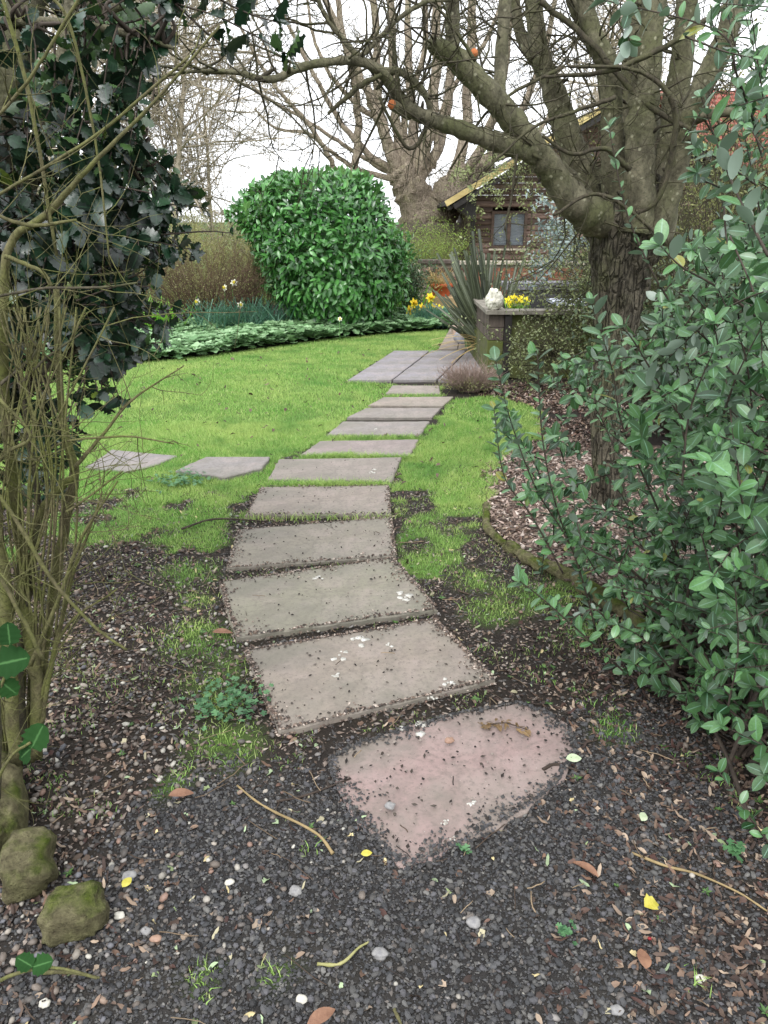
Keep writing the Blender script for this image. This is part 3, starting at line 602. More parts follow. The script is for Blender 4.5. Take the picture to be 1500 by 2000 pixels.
for i, (a_, b_, c_, d_) in enumerate((opens[0], opens[2])):
    f = MB(); t = .06; y0, y1 = D-.075, D-.005
    box(f, (a_-.02, y0, c_-.02), (b_+.02, y1, c_+t-.02)); box(f, (a_-.02, y0, d_-t), (b_+.02, y1, d_)); box(f, (a_-.02, y0-.002, c_+t-.02), (a_+t-.02, y1, d_-t)); box(f, (b_-t+.02, y0-.002, c_+t-.02), (b_+.02, y1, d_-t)); xm_ = (a_+b_)/2; box(f, (xm_-.035, y0-.003, c_+t-.02), (xm_+.035, y1, d_-t))
    fr_ = f.build('window', M_BRN, root, smooth=False)
    for s0, s1 in ((a_+.045, xm_-.04), (xm_+.04, b_-.045)):
        g_ = MB(); box(g_, (s0, D-.05, c_+.04), (s1, D-.045, d_-.06)); g_.build('pane', M_GLASS, fr_, smooth=False)
        bl = MB(); zz = c_+.05
        while zz < d_-.08: obox(bl, ((s0+s1)/2, D-.015, zz), (1, 0, 0), (0, 1, -.8), (0, .8, 1), ((s1-s0)/2, .016, .0015)); zz += .032
        bl.build('blind', M_BLIND, fr_, smooth=False)
    s_ = MB(); box(s_, (a_-.06, D-.14, c_-.06), (b_+.06, D-.03, c_-.023)); s_.build('sill', M_CAP, fr_, smooth=False)
    bk = MB(); box(bk, (a_, D+.01, c_), (b_, D+.03, d_)); bk.build('curtain', M_BLIND if i == 0 else M_BLACK, fr_, smooth=False)
dr = MB(); box(dr, (door[0], D-.04, door[2]), (door[1], D, door[3])); dro = dr.build('door', M_BRN, root, smooth=False); g_ = MB(); box(g_, (door[0]+.07, D-.052, door[2]+.5), (door[1]-.07, D-.044, door[3]-.1)); g_.build('pane', M_GLASS, dro, smooth=False); g_ = MB(); box(g_, (door[0]+.03, D-.075, door[2]+.85), (door[0]+.05, D-.045, door[2]+1.0)); g_.build('handle', M_CAP, dro, smooth=False)
# roof: two slopes with overhang, bargeboards, black underside
ov, fo_ = .62, .8; zr = eave+(xm-cx0)*slope+.16; ze = zr-(xm-cx0+ov)*slope
for sgn in (-1, 1):
    xe = xm+sgn*(xm-cx0+ov); b = MB(); th = .07; y0, y1 = D-fo_, D+4.3
    v = [[xm, y0, zr], [xe, y0, ze], [xe, y1, ze], [xm, y1, zr]]; v2 = [[a_, b_, c_+th] for a_, b_, c_ in v]; b.add(v+v2, [[0, 1, 2, 3], [7, 6, 5, 4], [0, 4, 5, 1], [1, 5, 6, 2], [2, 6, 7, 3]]); b.build('roof', M_BLACK, root, smooth=False)
    b = MB(); d = nrm(np.array([xe-xm, 0, ze-zr])); n_ = np.array([-d[2], 0, d[0]])*(1 if d[0] > 0 else -1); Lr = math.hypot(xe-xm, ze-zr); c_ = np.array([(xm+xe)/2, y0-.017, (zr+ze)/2])+n_*.045
    obox(b, c_, d, (0, 1, 0), n_, (Lr/2+.02, .015, .055)); b.build('bargeboard', M_YEL, root, smooth=False)
    b = MB(); obox(b, c_-n_*.13+[0, .03, 0], d, (0, 1, 0), n_, (Lr/2-.1, .012, .05)); b.build('under_board', M_BLACK, root, smooth=False)
    for t in np.linspace(.12, .98, 8): # rafters
        p = np.array([xm+(xe-xm)*t, 0, zr+(ze-zr)*t-.06]); b = MB(); obox(b, (p[0], (y0+D)/2, p[2]), d, (0, 1, 0), n_, (.025, (D-y0)/2-.08, .05)); b.build('rafter', M_BLACK, root, smooth=False)
b = MB(); q = [[cx0-.5, D-.6, ze+.02], [cx0-.02, D-.6, ze+.32], [cx0-.02, D-.6, ze-.3]]; b.add(q+[[x, y+.6, z] for x, y, z in q], [[0, 2, 1], [3, 4, 5]]); b.F += [np.array([[0, 1, 4, 3], [1, 2, 5, 4], [2, 0, 3, 5]])]; b.build('bracket', M_BLACK, root, smooth=False)
# ============================================================ RIGHT PLANTER of sleepers, with head-shaped stone
D = 8.0; pz = P(985, 606, D)[2]; M_SLP = NM('sleeper_green'); k = M_SLP
n1 = k.noise(7, 6, .65, k.coord('Object', (.2, 1, 1))); n2 = k.noise(2.4, 5, .6); c = k.ramp(n1, [(.3, C('#38362d')), (.7, C('#5f5b4e'))]); c = k.mix(k.ramp(n2, [(.35, 0.), (.6, .85)]), c, C('#5a6526')); M_SLP = k.fin(c, .85, k.bump(n1, .4, .008), .25)
xl = P(951, 700, D)[0]; root = thing('sleeper_planter', (xl, D, 0), 'raised bed of mossy timber sleepers right of the patio with a grey top plank', 'planter'); nb = 5; h = (pz-.04)/nb
for i in range(nb):
    x = xl+.24
    for s_ in range(3):
        b = MB(); Ls = 1.2+.35*((i+s_) % 2) if s_ < 2 else 6.2-x; box(b, (x+.003, D+.03+.006*rng.random(), i*h+.002), (x+Ls-.003, D+.13, (i+1)*h-.004), .006); b.build('sleeper', M_SLP, root, smooth=False); x += Ls
    b = MB(); box(b, (xl+.01*rng.random(), D+.02, i*h+.002), (xl+.16, D+2.6, (i+1)*h-.004), .006); b.build('sleeper', M_WOODD if i > 2 else M_SLP, root, smooth=False)
b = MB(); box(b, (xl+.165, D-.02, 0), (xl+.235, D+.06, pz-.05), .006); b.build('post', M_BLACK, root, smooth=False)
b = MB(); box(b, (xl-.03, D-.04, pz-.038), (6.2, D+.16, pz), .008); b.build('top_plank', M_TOP, root, smooth=False)
b = MB(); box(b, (xl-.03, D+.163, pz-.038), (xl+.18, D+2.62, pz-.002), .008); b.build('top_plank', M_TOP, root, smooth=False)
b = MB(); box(b, (xl+.17, D+.14, pz-.2), (6.0, D+2.6, pz-.1)); b.build('earth', M_SOIL, root, smooth=False)
# stone head ornament: lumpy pale head with carved eye hollows
c0 = P(966, 585, D+.05); s_ = 33*pxm(c0)/2
v, f = ICO2; import bmesh as _b
bm = _b.new(); _b.ops.create_icosphere(bm, subdivisions=5, radius=1); v = np.array([x.co[:] for x in bm.verts]); f = np.array([[a.index for a in y.verts] for y in bm.faces]); bm.free()
r_ = 1+.16*(vn(v[:, 0]+3, v[:, 2]+v[:, 1], 3.3)-.5)+.10*(vn(v[:, 0]*2+9, v[:, 2]*2+v[:, 1], 5)-.5)
for ex, ez_, rad, dp in ((-.42, .38, .2, .2), (.12, .35, .24, .26), (-.1, -.05, .16, -.2), (-.2, -.45, .25, .12), (.6, .2, .2, .12)):
    dd = np.hypot(v[:, 0]-ex, v[:, 2]-ez_); r_ -= np.where(v[:, 1] < 0, dp*np.exp(-(dd/rad)**2), 0)
ear = np.exp(-((v[:, 0]+.35)**2+(v[:, 2]-1)**2)/.06)*.28+np.exp(-((v[:, 0]-.15)**2+(v[:, 2]-1)**2)/.05)*.22; r_ += ear
vv = v*r_[:, None]*[s_*1.08, s_*.95, s_*1.18]; vv[:, 2] = np.maximum(vv[:, 2], -s_*1.05); vv = vv+[c0[0], D+.06, pz+s_*1.05-.002]
b = MB(); b.add(vv, f); kk = NM('pale_stone'); n1 = kk.noise(26, 6, .7); M_PS = kk.fin(kk.ramp(n1, [(.3, C('#a9a592')), (.55, C('#e2dfd2'))]), .9, kk.bump(kk.noise(45, 5, .7), .9, .012, kk.bump(n1, .8, .02)), .2)
b.build('head_ornament', M_PS, label='pale rough stone head ornament on the corner of the sleeper planter', cat='ornament')
# table glimpsed behind
t0 = P(1125, 592, 9.4); root = thing('garden_table', (t0[0], t0[1], 0), 'pale grey table glimpsed through the drooping twigs behind the planter', 'table'); b = MB(); box(b, (t0[0]-.25, 9.3, t0[2]-.02), (t0[0]+.45, 9.9, t0[2]+.01), .005); b.build('tabletop', m_plain('table_white', C('#aab2c0'), C('#c9ced8'), 10, .5, .05), root, smooth=False)
for dx in (-.2, .4):
    for dy in (9.35, 9.85): b = MB(); tube(b, [[t0[0]+dx, dy, 0], [t0[0]+dx, dy, t0[2]-.02]], .018, 8); b.build('leg', M_BLACK, root)
# terracotta pot on a wooden box, with dry grass
c0 = G(860, 612); c0[1] = 13.6; c0[0] = P(862, 560, 13.6)[0]; zt, zb = P(860, 553, 13.6)[2], P(860, 578, 13.6)[2]; zb0 = P(860, 606, 13.6)[2]
b = MB(); box(b, (c0[0]-.32, 13.35, 0), (c0[0]+.3, 13.85, zb), .01); b.build('wooden_box', m_plain('weathered_box', C('#8d7758'), C('#b39b76'), 9, .8, .2, .3, .005, (.2, 1, 1)), smooth=False, label='weathered wooden box carrying the terracotta pot', cat='box')
pot = thing('plant_pot', (c0[0], 13.6, zb), 'terracotta pot of dry grass by the low brick wall', 'pot'); b = MB(); pr = [(0, .13), (.02, .14), (.15, .18), (.155, .205), (.2, .21), (.21, .20), (.21, .18), (.17, .17), (.17, .01)]; an = np.arange(24)*2*math.pi/24; hs_ = (zt-zb)/.21
v = np.concatenate([np.column_stack([c0[0]+np.cos(an)*r_, 13.6+np.sin(an)*r_, np.full(24, zb+z_*hs_)]) for z_, r_ in pr]); f = [[i*24+j, i*24+(j+1) % 24, (i+1)*24+(j+1) % 24, (i+1)*24+j] for i in range(len(pr)-1) for j in range(24)]; b.add(v, f); b.build('pot', m_plain('terracotta', C('#a8502f'), C('#c56a42'), 18, .8, .15), pot)
M_DRY = m_leaf('dry_grass', C('#a08a58'), C('#d0bb85'), .7, .3); strap = leaf_t(.03, 5, .4, .35, pk=.6, q=.5)
b = MB(); n = 260; d = nrm(np.column_stack([rng.normal(size=(n, 2))*.8-[.45, .2], .5+rng.random(n)])); b.inst(strap, scaleM(frames(d, np.tile([0, .1, 1.], (n, 1))), .2+.22*rng.random(n)), np.tile([c0[0]-.05, 13.6, zt-.05], (n, 1))+rng.normal(size=(n, 3))*[.08, .08, .0]); b.build('dry_grass', M_DRY, pot, kind='stuff')
# grey boulder beside the narrow path
c0 = G(906, 672); r_ = 17*pxm(c0); v, f = ICO2; b = MB(); vv = v*(1+.25*(vn(v[:, 0:1]*1.+2, v[:, 2:3]+v[:, 1:2], 2.2)-.5)); b.add(vv*[r_*1.15, r_, r_*.95]+[c0[0], c0[1], r_*.7], f); b.build('boulder', m_plain('boulder', C('#7b7a80'), C('#a3a2aa'), 10, .85, .4), label='rounded grey boulder beside the narrow path under the strappy plant', cat='boulder')
b = MB(); c0 = G(925, 640); c0[1] = 11.2; c0[0] = P(885, 620, 11.2)[0]; box(b, (c0[0], 11.1, .0), (c0[0]+.35, 11.4, .12), .01); b.build('stone_block', m_plain('sandstone', C('#a08878'), C('#c0a898'), 10, .8, .3), smooth=False, label='pale sandstone block at the end of the narrow path', cat='stone')
# ============================================================ PLANTS OF THE GARDEN
M_LAUREL = m_leaf('laurel_leaf', C('#1d481d'), C('#5c9a4a'), .30, .08, C('#6f9758'), C('#6f9c5c'), spec=.6)
root = thing('laurel_bush', tuple(G(660, 640)*[1, 0, 0]+[0, 11.8, 0]), 'big clipped glossy laurel bush at the far side of the lawn', 'bush'); DL = 11.8
rowsL = [(330, 600, 665), (342, 560, 700), (358, 520, 722), (385, 480, 740), (420, 462, 760), (460, 472, 780), (500, 500, 792), (540, 526, 792), (575, 548, 784), (600, 566, 770), (616, 590, 750), (640, 640, 700)]
yy_ = np.array([r[0] for r in rowsL]); xl_ = np.array([r[1] for r in rowsL]); xr_ = np.array([r[2] for r in rowsL])
def laurel_pts(n, r0, r1):
    y = rng.uniform(346, 618, n); a = rng.random(n)*2*math.pi; rr = rng.uniform(r0, r1, n); l = np.interp(y, yy_, xl_); r = np.interp(y, yy_, xr_); T = []; N = []
    for i in range(n):
        lump = 1+.22*(vn(np.array(a[i]*2.2), np.array(y[i]*.022), 1.3, 4)-.5)+.12*(vn(np.array(a[i]*6), np.array(y[i]*.06), 1.3, 6)-.5); hw = (r[i]-l[i])/2; c = P((l[i]+r[i])/2, y[i], DL); s = pxm(c); rx = hw*s*lump*rr[i]; ry = hw*s*.85*lump*rr[i]; sl_ = (y[i]-470)/170
        T.append([c[0]+rx*math.cos(a[i]), c[1]+ry*math.sin(a[i]), c[2]+rng.normal()*.03]); N.append([math.cos(a[i]), math.sin(a[i]), -.9*sl_+.25])
    return np.array(T), nrm(N)
T, N = laurel_pts(8500, .86, 1.04); T2, N2 = laurel_pts(5500, .5, .86); T = np.vstack([T, T2]); N = np.vstack([N, N2])
for _ in range(46):
    px = rng.uniform(480, 770); py = np.interp(px, [455, 480, 530, 570, 612, 650, 690, 742, 790], [420, 385, 355, 338, 325, 326, 338, 382, 450])+rng.uniform(24, 44); c0 = P(px, py, DL+rng.normal()*.6); n = 16
    hh = rng.random(n)*.22; T = np.vstack([T, c0+np.column_stack([rng.normal(size=(n, 2))*.03, hh-.08])]); a = rng.random(n)*6.3; N = np.vstack([N, nrm(np.column_stack([np.cos(a)*.7, np.sin(a)*.7, 1+0*a]))])
d = nrm(np.cross(N, rng.normal(size=N.shape))*.8+np.array([0, 0, 1.])*(N[:, 2:3]*1.2-.25)+N*.6+rng.normal(size=N.shape)*.25); nn = nrm(N+[0, 0, .5]+rng.normal(size=N.shape)*.3); sz = .085+.05*rng.random(len(T))
foliage(root, M_LAUREL, [leaf_t(.4, 4, .25, .2), leaf_t(.44, 4, .2, .3)], scaleM(frames(d, nn), sz), T, sz)
M_BARKD = m_bark('shrub_stem', C('#2f2a24'), C('#574c40'), C('#4b4d35'), .3, 12)
for (a_, b_, rr) in ((655, 560, 5), (690, 600, 6), (620, 545, 4), (730, 570, 5), (600, 560, 4), (675, 520, 6)): b = MB(); q = cat(np.array([G((a_+660)/2, 645)*[1, 0, 1]+[0, DL+rng.normal()*.15, 0], P(a_, 610, DL), P(a_-20 if a_ < 660 else a_+15, b_, DL)]), 5); tube(b, q, np.linspace(rr, rr*.5, len(q))*.0075, 7); b.build('stem', M_BARKD, root)
def tinyleaves(mb, T, size, tpl=None, up=.4):
    n = len(T); d = nrm(rng.normal(size=(n, 3))+[0, 0, .2]); nn = nrm(rng.normal(size=(n, 3))+[0, 0, up*2]); mb.inst(tpl or TINY, scaleM(frames(d, nn), size*(.6+.8*rng.random(n))), np.asarray(T))
TINY = leaf_t(.5, 2, .2, .2)
def bushy(name, cpx, base_y, D, wpx, top_y, label, cat_, mat_t, mat_l, nstem, leafn, leafs, spread=.7, fall=.5, r0=.006, sub=5, band=(.35, 1.)):
    b0 = P(cpx, base_y, D); b0[2] = 0; root = thing(name, tuple(b0), label, cat_); H = P(cpx, top_y, D)[2]; W = wpx*pxm(P(cpx, base_y, D))/2; mb = MB(); tips = []
    a = rng.random(nstem)*6.3; q_ = rng.random(nstem)**.6; d = np.column_stack([np.cos(a)*q_*W/H*spread*1.5, np.sin(a)*q_*W/H*spread, np.ones(nstem)]); L = H*(.75+.3*rng.random(nstem))/nrm(d)[:, 2]*(1-.25*q_)
    p = b0+np.column_stack([np.cos(a), np.sin(a), 0*a])*.12*W; Q = wanderN(p, d, L, 6, .12, -.02); tubesN(mb, Q, np.linspace(r0, r0*.3, 7)[None]); twigs(mb, Q, sub, L*.32, r0*.45, 2, 3, .7, 0, .2, 3, .2, .25, tips, .6)
    mb.build('twigs', mat_t, root, kind='stuff')
    if leafn:
        tp = np.concatenate(tips); s = rng.integers(0, len(tp), leafn); T = tp[s]+rng.normal(size=(leafn, 3))*.05; lb = MB(); tinyleaves(lb, T, leafs); lb.build('foliage', mat_l, root, kind='stuff')
    return root
M_TWR = m_plain('red_twig', C('#43322a'), C('#6e5745'), 12, .8, .2); M_YG = m_leaf('olive_leaf', C('#74744a'), C('#a3a46c'), .6, .35); M_OL = m_leaf('dull_olive', C('#5a6038'), C('#8d9058'), .6, .3)
bushy('spiraea_bush', 405, 634, 11.9, 260, 470, 'wide bush of fine brown twigs with olive tips left of the laurel', 'bush', M_TWR, M_YG, 200, 8000, .022, 1.25)
bushy('twiggy_bush', 505, 634, 12.2, 160, 510, 'smaller brown twiggy bush tucked under the left side of the laurel', 'bush', M_TWR, M_OL, 60, 1500, .02, .8)
b = bushy('yellow_green_bush', 400, 620, 13.6, 330, 432, 'yellow green bush behind the brown twiggy one', 'bush', m_plain('green_twig', C('#77753c'), C('#9a965a'), 12, .8, .2), M_YG, 110, 16000, .03, .95)
bushy('yellow_green_bush', 190, 620, 14.5, 330, 440, 'loose green bush seen through the holly at the left', 'bush', M_OL, m_leaf('mid_green', C('#5b7a3c'), C('#93ab60'), .6, .35), 80, 14000, .035, .95)
bushy('climbing_shrub', 850, 560, 17.0, 130, 438, 'fresh green scrambling shrub in front of the board fence', 'shrub', M_OL, m_leaf('fresh_green', C('#6d8c3c'), C('#a5bb62'), .6, .35), 60, 8000, .03, .9)
bushy('dark_shrub', 800, 620, 12.8, 55, 505, 'dark green shrub against the right side of the laurel', 'shrub', M_BARKD, m_leaf('dark_green', C('#2d4a2e'), C('#55754a'), .5, .2), 40, 4500, .03, .8)
# flower border: lobed ground cover
FR = [(-500,728),(0,730),(225,714),(320,704),(400,698),(480,687),(560,675),(640,666),(700,658),(800,650),(885,644)]; BK = [(885,622),(800,612),(700,618),(620,628),(520,634),(440,640),(330,652),(200,662),(0,670),(-500,670)]
band = Gs(FR+BK); n = 46000; x = rng.uniform(band[:, 0].min(), band[:, 0].max(), n); y = rng.uniform(band[:, 1].min(), band[:, 1].max(), n); m = inpoly(x, y, band) & (x > -6.5); x, y = x[m], y[m]
N = len(x); h = .015+(.06+.2*fbm(x, y, 1.6, 62))*rng.random(N)**.6; M = scaleM(tiltM(N, .35), .09+.05*rng.random(N)); b = MB(); L5 = [lobed_t(5, .45, .1, 16), lobed_t(5, .35, .25, 14)]
for k_ in range(2): b.inst(L5[k_], M[k_::2], np.column_stack([x, y, h])[k_::2])
b.build('ground_cover', m_leaf('geranium_leaf', C('#668f5c'), C('#a6c698'), .55, .25), kind='stuff')
def clump(name, px, py, D, n, H, w_, mat, label, cat_, spread=.35, arch=.35, flowers=0, fcol=None):
    b0 = G(px, py) if D is None else P(px, py, D); b0[2] = max(0, b0[2]) if D is None else b0[2]; root = thing(name, tuple(b0), label, cat_); tp = leaf_t(w_/H, 5, .4, arch, pk=.55, q=.5)
    d = nrm(np.column_stack([rng.normal(size=(n, 2))*spread, np.ones(n)])); M = scaleM(frames(d, nrm(-d*[1, 1, 0]+[0, 0, 1e-3]+rng.normal(size=(n, 3))*.1)), H*(.6+.5*rng.random(n))); T = np.tile(b0, (n, 1))+rng.normal(size=(n, 3))*[H*.35, H*.25, 0]; mb = MB(); mb.inst(tp, M, T); mb.build('foliage', mat, root, kind='stuff')
    return root, b0
M_IRIS = m_leaf('iris_leaf', C('#6fae35'), C('#a4d45c'), .5, .35); M_DAF = m_leaf('daffodil_leaf', C('#3f6a58'), C('#6f9a80'), .5, .2)
clump('iris_clump', 300, 655, None, 200, .52, .026, M_IRIS, 'bright lime green clump of strap leaves in front of the brown bush', 'plant'); clump('iris_clump', 785, 622, None, 90, .62, .03, M_IRIS, 'bright green strap leaf clump right beside the laurel', 'plant', .2)
for i, (px, py, lb) in enumerate(((425, 657, 'leftmost blue green daffodil clump in front of the brown bush'), (480, 655, 'blue green daffodil clump between the brown bush and the laurel'), (525, 650, 'daffodil leaves under the left edge of the laurel'), (270, 640, 'daffodil leaves behind the lime green clump'))): clump('daffodil_clump', px, py, None, 150, .52, .018, M_DAF, lb, 'plant', .25)
YF = m_plain('yellow_petal', C('#f2d81c'), C('#f7e54a'), 20, .6, .1); OF = m_plain('orange_trumpet', C('#e8b010'), C('#f0c020'), 20, .6, .1); WF = m_plain('white_petal', C('#e2e2d0'), C('#f4f3e6'), 20, .6, .1); M_STEMG = m_plain('green_stem', C('#5b8a45'), C('#79a860'), 20, .6, .1)
def flower(x, y, z0, z1, r, fm, om, label, cat_='flower', group=None):
    root = thing('daffodil', (x, y, z0), label, cat_, group); b = MB(); tube(b, wander((x, y, z0), (rng.normal()*.05, rng.normal()*.05, 1), z1-z0, 4, .05), .003, 5); b.build('stem', M_STEMG, root)
    c = np.array([x, y-.01, z1]); face = nrm(np.array([rng.normal()*.4, -1, .25])); a = nrm(np.cross(face, [0, 0, 1.])); u = np.cross(a, face); b = MB(); pt = leaf_t(.55, 4, .2, .1)
    an = np.arange(6)*math.pi/3+rng.random(); dd = np.cos(an)[:, None]*a+np.sin(an)[:, None]*u; b.inst(pt, scaleM(frames(dd+face*.15, np.tile(face, (6, 1))), np.full(6, r)), np.tile(c, (6, 1))); b.build('petals', fm, root)
    b = MB(); tube(b, [c, c+face*r*.35, c+face*r*.65], [r*.22, r*.3, r*.42], 10); b.build('trumpet', om, root)
ylab = ['yellow daffodil highest at the left of the group by the path', 'yellow daffodil second from left by the path', 'yellow daffodil low under the two left ones', 'yellow daffodil nearest the terracotta pot', 'yellow daffodil to the right of the pot group', 'yellow daffodil last on the right beside the strappy plant', 'small yellow daffodil low behind the group', 'yellow daffodil standing alone lower down']
for i, (px, py) in enumerate([(808, 592), (823, 601), (800, 606), (840, 581), (848, 602), (858, 604), (812, 613), (833, 606)]): p = P(px, py, 12.3+.1*i); flower(p[0], p[1], 0, p[2], .085, YF, OF, ylab[i], group='yellow daffodils beside the path')
for i, (px, py) in enumerate([(470, 596), (440, 562), (386, 590), (457, 552), (664, 623)]): p = P(px, py, 11.3 if i < 4 else 10.6); flower(p[0], p[1], 0, p[2], .055 if i < 4 else .035, WF, YF, ['white daffodil lowest in front of the brown bush', 'white daffodil against the brown bush, middle one', 'white daffodil leftmost before the brown bush', 'white daffodil highest against the brown bush', 'small white flower on the dark soil under the laurel'][i])
mb_r, b0 = clump('daffodil_clump', 835, 640, None, 320, .34, .018, M_DAF, 'wide clump of blue green daffodil leaves at the right end of the border', 'plant', .2, .2); clump('daffodil_clump', 862, 636, None, 200, .30, .018, M_DAF, 'daffodil leaves right beside the narrow path', 'plant', .2, .2)
# yellow flowers on the planter
for i, (px, py) in enumerate([(1004, 583), (1013, 590), (1000, 595), (1020, 585), (1008, 592), (1030, 590), (996, 590)]): p = P(px, py, 8.35); flower(p[0], p[1]+.02*i, pz-.1, p[2], .055, YF, YF, ['topmost of the yellow flowers beside the stone head', 'yellow flower right of the topmost one beside the stone head', 'yellow flower lowest next to the stone head', 'yellow flower second from right on the planter', 'yellow flower in the middle of the planter cluster', 'rightmost yellow flower on the planter', 'leftmost yellow flower touching the stone head'][i], group='yellow flowers on the planter')
clump('flower_leaves', 1012, 606, 8.35, 60, .14, .012, M_IRIS, 'short green leaves around the yellow flowers on the planter', 'plant')
# phormium
M_PH = m_leaf('flax_leaf', C('#2a3122'), C('#525a42'), .45, .12, C('#7e8a78'), C('#8f9880'), spec=.5)
b0 = G(928, 668); b0[1] = 9.3; b0[0] = P(948, 660, 9.3)[0]; root = thing('flax_plant', tuple(b0), 'large strappy grey green flax plant behind the planter corner', 'plant'); Ms, Ts = [], []; tpl = [leaf_t(.045, 7, .5, .10, pk=.5, q=.35), leaf_t(.05, 7, .5, .22, pk=.5, q=.35), leaf_t(.04, 7, .6, -.02, pk=.5, q=.35)]
n = 85; ang = np.clip(rng.normal(-.30, .38, n), -1.0, .3); dep = rng.normal(size=n)*.3; L = 1.12-.5*np.abs(ang)+rng.normal(size=n)*.12
d = nrm(np.column_stack([np.sin(ang), dep*.6, np.cos(ang)])); T = np.tile(b0, (n, 1))+rng.normal(size=(n, 3))*[.06, .1, .0]+np.array([0.02, 0, .10])
M = scaleM(frames(d, nrm(np.column_stack([-np.sin(ang)*.2+rng.normal(size=n)*.5, -np.ones(n), .3*np.ones(n)]))), np.clip(L, .4, 1.35)); foliage(root, M_PH, tpl, M, T, L, name='leaf')
b = MB(); n = 12; a = rng.uniform(-1.3, -.2, n); d = nrm(np.column_stack([np.sin(a), -.4+rng.normal(size=n)*.3, np.abs(np.cos(a))*.6-.1])); b.inst(leaf_t(.03, 6, .4, .45, pk=.5, q=.4), scaleM(frames(d, np.tile([0, 0, 1.], (n, 1))), .5+.3*rng.random(n)), np.tile(b0+[.02, -.1, .15], (n, 1))); b.build('dead_leaves', M_DRY, root, kind='stuff')
clump('sedge_tuft', 945, 682, None, 90, .3, .02, m_leaf('pale_green', C('#6a8a58'), C('#a5bd8c'), .5, .3), 'pale green tuft at the foot of the planter post beside the path', 'plant', .6)
# heather
M_HE = m_plain('heather', C('#77645a'), C('#a8948a'), 12, .85, .2); c0 = G(918, 764); root = thing('heather_bush', tuple(c0), 'low pinkish brown heather on the right edge of the patio', 'bush'); mb = MB()
n = 330; a = rng.random(n)*6.3; q_ = rng.random(n)**.7; Q = wanderN(c0+np.column_stack([np.cos(a)*.08, np.sin(a)*.06, 0*a]), np.column_stack([np.cos(a)*q_*1.1, np.sin(a)*q_*.8, .75+0*a]), .15+.16*rng.random(n), 4, .2); tubesN(mb, Q, np.linspace(.0025, .0015, 5)[None]); twigs(mb, Q, 4, .09, .0016, 1, 3, .7, 0, .2, 0, .4, .3)
mb.build('twigs', M_HE, root, kind='stuff'); lb = MB(); T = c0+np.column_stack([rng.normal(size=1400)*.13, rng.normal(size=1400)*.10, .03+.1*rng.random(1400)]); tinyleaves(lb, T, .02); lb.build('foliage', m_leaf('heather_green', C('#5f6a3c'), C('#8f8a60'), .7, .2), root, kind='stuff')
# ============================================================ TREES
M_BARK = m_bark('mossy_bark', C('#403d31'), C('#85806a'), C('#5f6242'), .5, 7, 1.3, C('#a8a68c'), 0.); M_TRUNK = m_bark('rough_bark', C('#37332b'), C('#746d5e'), C('#5f6044'), .45, 9, 1.2, None, .2)
M_TWIG = m_bark('twig_bark', C('#2f2b24'), C('#5c5646'), C('#55573a'), .5, 20, .3); M_WILLOW = m_bark('willow_bark', C('#7a6d5e'), C('#b8ab98'), C('#958f72'), .3, 5, 1., None, .2)
M_CUT = m_plain('cut_wood', C('#a8592f'), C('#c07a4a'), 30, .8, .2); M_PALE = m_plain('pale_twig', C('#8d8270'), C('#b5ab98'), 6, .85, .1)  # pale twig tone carries the bright haze of the far branches
tb = G(1190, 1000); root = thing('old_tree', (tb[0], tb[1], 0), 'old many stemmed tree with mossy limbs and rough trunk in the chipping bed', 'tree')
b = MB(); tp_ = [(1188, 1035, 4.2, 40), (1190, 985, 4.2, 31), (1184, 880, 4.22, 27), (1186, 780, 4.25, 28), (1196, 690, 4.27, 34), (1206, 600, 4.3, 43), (1214, 520, 4.3, 54), (1224, 455, 4.3, 68), (1228, 410, 4.32, 70), (1230, 350, 4.35, 55)]
q = limbpts(tp_, 14); q[0, 2] = -.05; tube(b, q[:, :3], q[:, 3], 48, .0, rough=.36); b.build('trunk', M_TRUNK, root)
